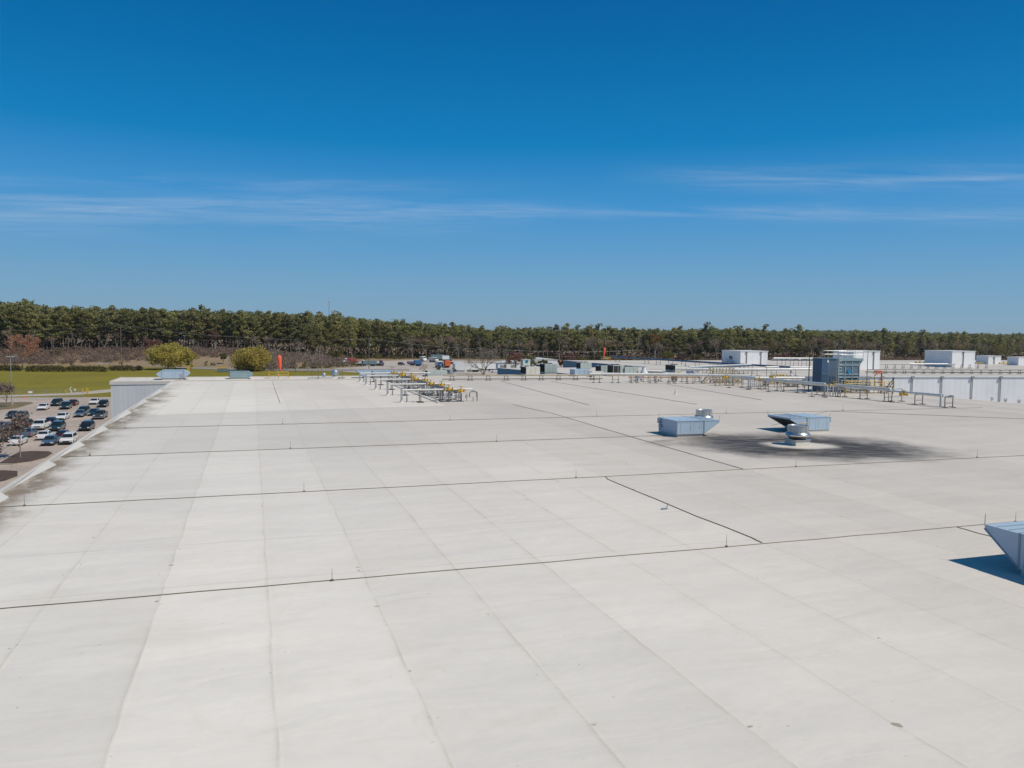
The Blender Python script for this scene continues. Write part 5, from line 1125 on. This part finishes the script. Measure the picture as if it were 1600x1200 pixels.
def quads(cent, size, rng, flat=0.0):
    """one small randomly turned leaf face per centre"""
    n = len(cent); a = rng.normal(size=(n, 3)); a /= np.linalg.norm(a, axis=1)[:, None]
    if flat: a[:, 2] *= (1 - flat); a /= np.linalg.norm(a, axis=1)[:, None]
    r = rng.normal(size=(n, 3)); b = np.cross(a, r); b /= np.linalg.norm(b, axis=1)[:, None]
    s = (size * rng.uniform(0.6, 1.3, n))[:, None]; q = (size * rng.uniform(0.45, 1.0, n))[:, None]
    return np.stack([cent - a * s, cent - b * q, cent + a * s, cent + b * q], 1).reshape(-1, 3)
def ball(n, c, r, rng):
    d = rng.normal(size=(n, 3)); d /= np.linalg.norm(d, axis=1)[:, None]; return np.array(c) + d * (rng.uniform(0.25, 1.0, n) ** 0.5)[:, None] * np.array(r)
def qmesh(name, v, m):
    me = bpy.data.meshes.new(name); n = len(v)
    me.vertices.add(n); me.vertices.foreach_set('co', np.asarray(v, dtype=np.float32).ravel())
    me.loops.add(n); me.loops.foreach_set('vertex_index', np.arange(n, dtype=np.int32)); me.polygons.add(n // 4)
    me.polygons.foreach_set('loop_start', np.arange(0, n, 4, dtype=np.int32)); me.polygons.foreach_set('loop_total', np.full(n // 4, 4, dtype=np.int32))
    me.update(calc_edges=True); me.materials.append(m); return me
def limb(b, p, q, r0, r1, n=5): b.tube([p, Vector(p).lerp(Vector(q), 0.5) + Vector((random.uniform(-1, 1), random.uniform(-1, 1), 0)) * (Vector(q) - Vector(p)).length * 0.04, q], [r0, (r0 + r1) / 2, r1], n, caps=False)
def pine_parts(seed, H=26.0, bare=0.48, cr=3.4, nclump=22, per=34, leaf=0.55):
    rng = np.random.default_rng(seed); random.seed(seed); b = MB()
    lean = rng.normal(0, 0.25, 2); top = Vector((lean[0], lean[1], H * 0.96))
    b.tube([(0, 0, -1), (lean[0] * .4, lean[1] * .4, H * .45), top], [0.24 * H / 26, 0.17 * H / 26, 0.04], 6, caps=False)
    L = []
    for k in range(nclump):
        q = (k + rng.uniform(0, 1)) / nclump; z = H * (bare + (1 - bare) * q * 0.97)
        w = cr * (0.45 + 0.75 * math.sin(math.pi * min(1, 0.18 + 0.80 * q)) ) * rng.uniform(0.35, 1.0); a = rng.uniform(0, 6.28)
        if q > 0.88: w *= 0.6
        c = (lean[0] + w * math.cos(a), lean[1] + w * math.sin(a), z); rr = rng.uniform(0.9, 1.7) * cr / 3.4
        L.append(ball(per, c, (rr * 1.25, rr * 1.25, rr * 0.75), rng))
        if w > 1: limb(b, (lean[0] * .8, lean[1] * .8, z - 0.8), c, 0.07, 0.03, 4)
    for k in range(3):                                           # dead snags below the crown
        z = H * rng.uniform(0.6, 1.0) * bare; a = rng.uniform(0, 6.28); limb(b, (lean[0] * .5, lean[1] * .5, z), (1.6 * math.cos(a), 1.6 * math.sin(a), z + 0.4), 0.04, 0.015, 3)
    return b, quads(np.concatenate(L), leaf, rng, 0.45)
def bare_parts(seed, H=14.0, spread=0.45, depth=5, leafc=0, multi=1, r0=None, twigr=0.03):
    """branching bare tree: trunk and limbs, then fine twigs as thin faces"""
    rng = np.random.default_rng(seed); random.seed(seed); b = MB(); tips = []; tw = []
    def grow(p, d, L, r, lv):
        q = p + d * L
        if lv <= 2: limb(b, p, q, r, r * 0.68, 5)
        else:
            s = np.cross(np.array(d), rng.normal(size=3)); s = s / np.linalg.norm(s) * max(r, twigr); a, c = np.array(p), np.array(q); tw.append(np.array([a - s, a + s, c + s * .5, c - s * .5]))
        if lv >= depth: tips.append(np.array(q)); return
        for k in range(rng.integers(2, 4) if lv else 3):
            nd = Vector(d) + Vector(rng.normal(0, 1, 3)) * spread; nd.z += 0.22; nd.normalize(); grow(q if k else p + d * L * 0.85, nd, L * rng.uniform(0.62, 0.84), r * 0.62, lv + 1)
    r0 = r0 or H * 0.014
    for k in range(multi): 
        d = Vector((rng.normal(0, 0.06 if multi == 1 else 0.35), rng.normal(0, 0.06 if multi == 1 else 0.35), 1)).normalized(); grow(Vector((0, 0, -0.3)), d, H * 0.27, r0 / (1 if multi == 1 else 1.4), 0)
    tv = np.concatenate(tw) if tw else np.zeros((0, 3)); lv = None
    if leafc: 
        T = np.array(tips); c = T[rng.integers(0, len(T), leafc)] + rng.normal(0, 0.45, (leafc, 3)); lv = quads(c, 0.22, rng)
    return b, tv, lv
def broad_parts(seed, H, rx, rz, n=2600, clumps=30, leaf=0.36, zc=None, trunk_h=None):
    rng = np.random.default_rng(seed); random.seed(seed); b = MB(); zc = zc or H - rz; th = trunk_h or zc * 0.5; L = []
    b.tube([(0, 0, -0.3), (0.1, 0, th * 0.6), (0, 0, th)], [0.035 * H, 0.028 * H, 0.025 * H], 8, caps=False)
    for k in range(clumps):
        d = rng.normal(size=3); d /= np.linalg.norm(d); d[2] = d[2] * 0.9 + 0.05; s = rng.uniform(0.55, 0.95)
        c = np.array([d[0] * rx * s, d[1] * rx * s, zc + d[2] * rz * s]); rr = rng.uniform(0.20, 0.34) * rx
        L.append(ball(n // clumps, c, (rr, rr, rr * 0.8), rng)); 
        if k % 3 == 0: limb(b, (0, 0, th), tuple(c), 0.012 * H, 0.003 * H, 5)
    return b, quads(np.concatenate(L), leaf, rng)
def tree(name, label, cat, loc, b, leaves, lm, bm=BARK, group=None, twigs=None, tm=TWIG):
    t = thing(name, label, cat, loc, random.uniform(0, 6.28), group); b.build('trunk', bm, t, smooth=True)
    if twigs is not None: o = bpy.data.objects.new('twigs', qmesh('twigs', twigs, tm)); COL.objects.link(o); o.parent = t
    if leaves is not None: o = bpy.data.objects.new('crown', qmesh('crown', leaves, lm)); COL.objects.link(o); o.parent = t
    return t

# --- forest outline as sighted: bearing, distance of the front edge, tree-top height line
FX = [-120, 0, 60, 100, 200, 300, 400, 500, 560, 600, 700, 760, 800, 850, 900, 960, 1000, 1060, 1130, 1200, 1250, 1330, 1430, 1500, 1600, 1720]
FT = [428, 432, 434, 438, 446, 455, 468, 505, 530, 545, 560, 560, 558, 555, 555, 560, 560, 555, 550, 560, 575, 590, 620, 640, 660, 680]
FY = [468, 468, 473, 477, 480, 482, 485, 489, 494, 499, 506, 511, 513, 511, 514, 512, 513, 514, 511, 515, 515, 518, 521, 523, 525, 526]
def fdist(px): return float(np.interp(px, FX, FT))
def ftop(px): return float(np.interp(px, FX, FY))
rng = np.random.default_rng(11)
protos = [pine_parts(100 + k, H=26, bare=0.28 + 0.06 * (k % 4), cr=3.2 + 0.35 * (k % 3)) for k in range(9)]
def forest_point(px, extra, dy):
    t = fdist(px) + extra; p = far(px, t); h = skyz(px, ftop(px) + dy, fdist(px)) - p.z; return p, h
# front rows: every pine a tree of its own
pine_roots = []
PL = 'tall loblolly pine with bare trunk and dark green crown on the forest edge'
n_ind = 0
def add_pine(px, extra, dy, hs=1.0):
    global n_ind
    p, h = forest_point(px, extra, dy); s = max(0.35, h / 26.0 * hs); k = rng.integers(0, len(protos)); w = s * rng.uniform(0.9, 1.2) if s > 0.8 else rng.uniform(0.8, 1.05)
    if len(pine_roots) < len(protos):
        k = len(pine_roots); t = tree('pine_tree', PL, 'pine tree', p, protos[k][0], protos[k][1], PINE if k % 3 else PINE2, BARK, 'pines along the forest edge'); pine_roots.append(t); t.scale = (w, w, s)
    else: dup(pine_roots[k], p, rng.uniform(0, 6.28), sc=(w, w, s))
    n_ind += 1
px = -25.0
while px < 1330:
    r = rng.uniform(0, 1); dens = 1.0 if px < 760 else 0.75
    add_pine(px, rng.uniform(0, 9), rng.normal(4, 4), rng.uniform(0.74, 1.03)); px += rng.uniform(4.5, 8.5) / dens
px = -25.0
while px < 1480:
    add_pine(px, rng.uniform(12, 28), rng.normal(1, 4.0), rng.uniform(0.88, 1.07)); px += rng.uniform(8, 15)
for px, dy in ((1447, -1), (1484, -2), (1493, -3), (1506, -4), (1524, -1), (1546, -1), (1560, 0), (1580, 0), (1420, 1), (1405, 2), (1390, 2)):
    add_pine(px, rng.uniform(0, 30), dy, 1.05)
# the wood behind, one mass
def forest_mass():
    V = []; rg = np.random.default_rng(5)
    small = [pine_parts(300 + k, H=26, bare=0.30, cr=3.5, nclump=24, per=17, leaf=0.78)[1] for k in range(6)]
    trunkq = []
    for row in range(6):
        px = -60.0
        while px < 1660:
            ex = 16 + row * 14 + rg.uniform(-6, 6); p, h = forest_point(px, ex, rg.normal(3.5, 2.8) + (0 if row < 3 else -1.0)); h = max(9, h); s = h / 26
            a = rg.uniform(0, 6.28); c, sn = math.cos(a), math.sin(a); v = small[rg.integers(0, 6)]; ww = max(0.85, s) * rg.uniform(0.95, 1.25)
            x = (v[:, 0] * c - v[:, 1] * sn) * ww + p.x; y = (v[:, 0] * sn + v[:, 1] * c) * ww + p.y; V.append(np.stack([x, y, v[:, 2] * s + p.z], 1))
            w = 0.11; trunkq.append(np.array([[p.x - w, p.y, p.z - 1], [p.x + w, p.y, p.z - 1], [p.x + w * .5, p.y, p.z + h * .8], [p.x - w * .5, p.y, p.z + h * .8], [p.x, p.y - w, p.z - 1], [p.x, p.y + w, p.z - 1], [p.x, p.y + w * .5, p.z + h * .8], [p.x, p.y - w * .5, p.z + h * .8]]))
            px += rg.uniform(7, 13) * (1.0 if px < 1300 else 1.5)
    o = bpy.data.objects.new('forest', qmesh('forest', np.concatenate(V), PINE2)); COL.objects.link(o); stuff(o)
    o = bpy.data.objects.new('forest_trunks', qmesh('forest_trunks', np.concatenate(trunkq), GBARK)); COL.objects.link(o); stuff(o)
forest_mass()
# bare hardwoods mixed into the right-hand forest
bp = [bare_parts(500 + k, H=17, spread=0.42, depth=6, twigr=0.035) for k in range(5)]
hard = []
def add_bare(px, extra, dy, hs=1.0, kind=None):
    p, h = forest_point(px, extra, dy); s = max(0.45, h / 17 * hs); k = int(rng.integers(0, len(bp)))
    if len(hard) < len(bp):
        k = len(hard); hard.append(tree('bare_tree', 'leafless grey brown hardwood tree mixed among the forest pines', 'bare tree', p, bp[k][0], None, None, GBARK, 'bare hardwoods in the forest', bp[k][1], TWIG if k % 2 else TWIGR)); hard[-1].scale = (s, s, s)
    else: dup(hard[k], p, rng.uniform(0, 6.28), sc=(s * rng.uniform(0.9, 1.25),) * 2 + (s,))
for px in np.arange(20, 640, 34): add_bare(px + rng.uniform(-14, 14), -rng.uniform(3, 9), 38 + rng.uniform(-8, 8), 1.0)
for px in np.arange(640, 1240, 14): add_bare(px + rng.uniform(-10, 10), -rng.uniform(2, 8), 14 + rng.uniform(-8, 8))
for px in np.arange(1240, 1640, 6.5): add_bare(px + rng.uniform(-5, 5), rng.uniform(-8, 25), 7 + rng.uniform(-5, 6))
# understorey growth along the foot of the forest
def brush(name, pxs, d0, d1, hts, m, per, leaf, n, flat=0.0):
    rg = np.random.default_rng(hash(name) % 1000 if False else len(name) * 7 + n); C = []
    for k in range(n):
        px = rg.uniform(*pxs); q = rg.uniform(0, 1); t = fdist(px) + d0 + (d1 - d0) * q; p = far(px, t); h = rg.uniform(*hts)
        C.append(ball(per, (p.x, p.y, p.z + h * 0.45), (h * 0.75, h * 0.75, h * 0.6), rg))
    o = bpy.data.objects.new(name, qmesh(name, quads(np.concatenate(C), leaf, rg, flat), m)); COL.objects.link(o); stuff(o)
brush('dry_brush', (-30, 540), -36, 4, (1.4, 3.6), BRUSHM, 46, 0.32, 1300)
brush('mixed_brush', (370, 548), -110, -20, (1.2, 3.2), BRUSHM, 44, 0.32, 420)
brush('low_green_brush', (370, 560), -112, -40, (0.8, 1.8), BRUSHG, 40, 0.26, 220)
brush('green_brush', (480, 1340), -12, 10, (1.2, 4.0), BRUSHG, 40, 0.36, 330)
brush('brown_brush', (940, 1650), -16, 10, (1.5, 4.5), BRUSHM, 40, 0.38, 420)
brush('understorey', (-30, 1650), 10, 60, (3.0, 11.0), HEDGE, 34, 0.7, 900)
# distant wooded ridge on the right
def ridge(name, px0, px1, t, yl, seed):
    rg = np.random.default_rng(seed); C = []
    for px in np.arange(px0, px1, 1.1):
        p = far(px, t + rg.uniform(-60, 60)); h = max(4, skyz(px, np.interp(px, *yl) + rg.normal(0, 0.8), t))
        for z in np.linspace(h * 0.3, h * 0.92, 4): C.append(ball(7, (p.x, p.y, z), (7, 7, h * 0.12), rg))
    o = bpy.data.objects.new(name, qmesh(name, quads(np.concatenate(C), 4.0, rg), PINE2)); COL.objects.link(o); stuff(o)
ridge('far_woods', 1000, 1720, 1700, ([1000, 1090, 1200, 1300, 1400, 1500, 1600, 1720], [519, 517, 519, 518.5, 520, 523, 524, 524]), 3)

# --- single trees
tr = broad_parts(21, 12.2, 9.4, 5.9, 6500, 64, 0.36, zc=5.9, trunk_h=1.6); p = far(262, 368)
tree('green_tree', 'broad round yellow green tree by the road, left one of the two', 'tree', p, tr[0], tr[1], YGREEN, GBARK)
tr = broad_parts(22, 11.0, 5.4, 5.2, 3000, 34, 0.36, zc=5.3, trunk_h=1.6); tree('green_tree', 'smaller yellow green tree touching the right side of the left round tree', 'tree', far(293, 374), tr[0], tr[1], YGREEN, GBARK)
tr = broad_parts(23, 11.6, 9.0, 5.6, 6500, 60, 0.36, zc=5.6, trunk_h=1.6); tree('green_tree', 'broad round yellow green tree beside the orange windsock, right one of the two', 'tree', far(391, 362), tr[0], tr[1], YGREEN, GBARK)
bt = bare_parts(31, H=17.5, spread=0.44, depth=6, leafc=0, r0=0.30, twigr=0.03)
rgx = np.random.default_rng(77); lv = []
for k in range(44):
    a = rgx.uniform(0, 6.28); rr = rgx.uniform(0.0, 1.0) ** 0.6; lv.append(ball(80 if math.cos(a) > -0.2 else 45, (7.2 * rr * math.cos(a), 7.2 * rr * math.sin(a), 10.6 + 6.2 * rgx.uniform(-0.75, 1.0) * math.sqrt(max(0, 1 - (rr * 0.85) ** 2))), (1.7, 1.7, 1.4), rgx))
tree('orange_tree', 'big round tree with orange red spring buds behind the hedge on the left', 'tree', far(34, 352), bt[0], quads(np.concatenate(lv), 0.26, rgx), ORL, GBARK, None, bt[1], TWIGR)
SING = [(170, 372, 547, 0.5, 'slim bare tree behind the gap between hedge sections', 1), (433, 372, 532, 0.4, 'bare tree directly behind the orange windsock', 1), (462, 362, 528, 0.42, 'pale bare tree with forked trunk right of the orange windsock', 1),
        (482, 362, 540, 0.4, 'thin bare tree between two larger bare trees right of the windsock', 1), (502, 366, 536, 0.42, 'bare tree behind the two grey ventilators', 1), (613, 372, 567, 0.5, 'small bare tree behind the long blue air unit at the pipe rows', 1),
        (661, 356, 562, 0.6, 'bare forked tree in front of the blue container', 3), (548, 385, 548, 0.5, 'bare tree in front of the red and white lorry', 1)]
for k, (px, t_, top, spd, lab, mu) in enumerate(SING):
    p = far(px, t_); H = skyz(px, top, t_) - p.z; bt = bare_parts(40 + k, H=H * 0.95, spread=spd, depth=5, multi=mu, twigr=0.03); tree('bare_tree', lab, 'bare tree', p, bt[0], None, None, GBARK, None, bt[1], TWIG)
p = far(756, 352); bt = bare_parts(61, H=13.5, spread=0.55, depth=7, multi=4, r0=0.26, twigr=0.022); tree('bare_tree', 'big spreading bare tree with several trunks left of the first blue wall', 'bare tree', p, bt[0], None, None, mat('dark_bark', (0.075, 0.062, 0.055), 0.95), None, bt[1], TWIG)
for px, t_, top, w, m, lab, nm in ((806, 390, 548.5, 4.6, REDL, 'round tree with dull red buds behind the cream rooftop unit', 'red_tree'), (893, 450, 550, 5.0, REDL, 'wide red budded tree above the left end of the second dark blue wall', 'red_tree'),
                                (877, 420, 561, 1.9, OCH, 'small ochre tree at the left end of the second dark blue wall', 'ochre_tree'), (980, 470, 552, 3.6, REDL, 'small red budded tree far off right of the right windsock', 'red_tree'), (1023, 520, 518, 4.6, OCH, 'tree with golden ochre crown standing in the forest', 'ochre_tree'),
                                (939, 500, 548, 3.4, SPRG, 'round fresh green tree right of the right windsock', 'green_tree'), (525, 470, 540, 4.6, SPRG, 'fresh green tree left of the red and white lorry', 'green_tree'), (1043, 500, 548, 4.4, SPRG, 'fresh green bushy tree left of the first white box', 'green_tree'),
                                (1088, 500, 552, 3.6, SPRG, 'small fresh green tree left of the first white box', 'green_tree'), (1063, 500, 556, 3.2, REDL, 'low red budded shrub left of the first white box', 'red_tree'), (1220, 560, 552, 7.5, REDL, 'reddish brown shrubs right of the first white box', 'red_tree'),
                                (829, 400, 556, 3.4, SPRG, 'fresh green tree behind the white tank', 'green_tree'), (848, 420, 562, 2.6, SPRG, 'low green tree left of the second dark blue wall', 'green_tree'), (336, 452, 514, 3.2, REDL, 'red budded tree among the pines between the two green trees', 'red_tree'),
                                (349, 408, 551, 1.8, SPRG, 'small fresh green tree left of the far lamp post', 'green_tree'), (1572, 640, 534, 9.0, SPRG, 'large yellow green tree in the forest above the small right white boxes', 'green_tree'), (240, 440, 530, 5.0, REDL, 'pinkish budded tree left behind the first green tree', 'red_tree'),
                                (1330, 600, 530, 7, REDL, 'brown red budded tree above the second white box', 'red_tree'), (88, 425, 548, 3.0, SPRG, 'dull green bush tree in the dry brush right of the orange tree', 'green_tree')):
    p = far(px, t_); H = max(2.5, skyz(px, top, t_) - p.z); rz = min(H * 0.42, w * 1.0); tr = broad_parts(int(px) + 3, H, w, rz, 900, 18, 0.34, zc=H - rz); tree(nm, lab, 'tree', p, tr[0], tr[1], m, GBARK)
# small budding trees in the car park
def lot_tree(loc, seed, H, label):
    bt = bare_parts(seed, H=H, spread=0.42, depth=6, leafc=520, r0=0.12, twigr=0.014); v = bt[2]
    tree('small_tree', label, 'tree', loc, bt[0], bt[2], BUD, GBARK, None, bt[1], TWIG)
lot_tree((-32.2, 130.0, 0.19), 71, 6.4, 'small tree with pale buds standing in the dark mulch bed')
lot_tree((-36.5, 128.5, 0.0), 72, 6.2, 'small budding tree cut off by the left edge of the picture')
lot_tree((-55.5, 214.0, 0.19), 73, 6.0, 'thin bare tree beside the lamp post on the dry grass island')
# hedge along the lawn
def hedge(px0, px1, t_, h, label, seed):
    rg = np.random.default_rng(seed); a, c = far(px0, t_), far(px1, t_); m0 = (a + c) / 2; L = (c - a).length; n = max(5, int(L / 0.9)); C = []
    for k in range(n):
        q = a.lerp(c, (k + 0.5) / n) - m0; e = 1.0 - 0.35 * (abs((k + 0.5) / n - 0.5) * 2) ** 6; C.append(ball(110, (q.x, q.y, h * 0.5 * e), (0.95, 1.2, h * 0.52 * e * rg.uniform(0.92, 1.08)), rg))
    t = thing('hedge', label, 'hedge', (m0.x, m0.y, m0.z)); o = bpy.data.objects.new('foliage', qmesh('foliage', quads(np.concatenate(C), 0.22, rg), HEDGE)); COL.objects.link(o); o.parent = t
    b = MB(); [b.tube([(tuple((a.lerp(c, (k + 0.5) / n) - m0).xy) + (0,)), (tuple((a.lerp(c, (k + 0.5) / n) - m0).xy) + (h * 0.6,))], 0.05, 5) for k in range(n)]; b.build('stems', GBARK, t)
hedge(-8, 33, 340, 3.0, 'dark clipped hedge at the left edge, left of the orange tree', 1); hedge(40, 102, 338, 3.0, 'dark clipped hedge right of the orange tree', 2); hedge(103, 166, 342, 2.8, 'dark clipped hedge continuing right of the longest section', 3)
hedge(170, 211, 352, 2.6, 'lower clipped hedge between the gap and the last bush', 4); hedge(213, 221, 356, 2.3, 'single round clipped bush at the right end of the hedge', 5)
for k, (px, t_, h, lab) in enumerate(((95, 395, 2.6, 'dark round shrub in the dry brush left of two others behind the hedge'), (113, 385, 2.2, 'dark round shrub in the dry brush behind the hedge, middle of three'), (188, 395, 2.4, 'dark small conifer shrub right behind the last hedge sections'), (323, 400, 2.6, 'larger of two dark shrubs beside the road between the green trees'), (333, 400, 2.2, 'smaller of two dark shrubs beside the road between the green trees'), (709, 358, 2.6, 'green shrub left of the white tent'), (687, 358, 3.0, 'green shrub below the white lorry with blue panels'))):
    tr = broad_parts(900 + k, h, h * 0.6, h * 0.5, 420, 9, 0.17, zc=h * 0.5, trunk_h=h * 0.3); tree('shrub', lab, 'shrub', far(px, t_), tr[0], tr[1], PINE2 if k < 5 else SPRG, GBARK)

# ================================================================== AIR
hv = bpy.data.materials.new('thin_haze'); hv.use_nodes = True; nt = hv.node_tree
nt.nodes.remove(nt.nodes['Principled BSDF']); pv = nt.nodes.new('ShaderNodeVolumePrincipled'); pv.inputs['Color'].default_value = (0.80, 0.88, 0.97, 1); pv.inputs['Density'].default_value = 0.00005; pv.inputs['Anisotropy'].default_value = 0.2
nt.links.new(pv.outputs[0], nt.nodes['Material Output'].inputs['Volume'])
stuff(MB().box(-9200, 9200, -3200, 9200, -1.0, 95.0).build('haze', hv))
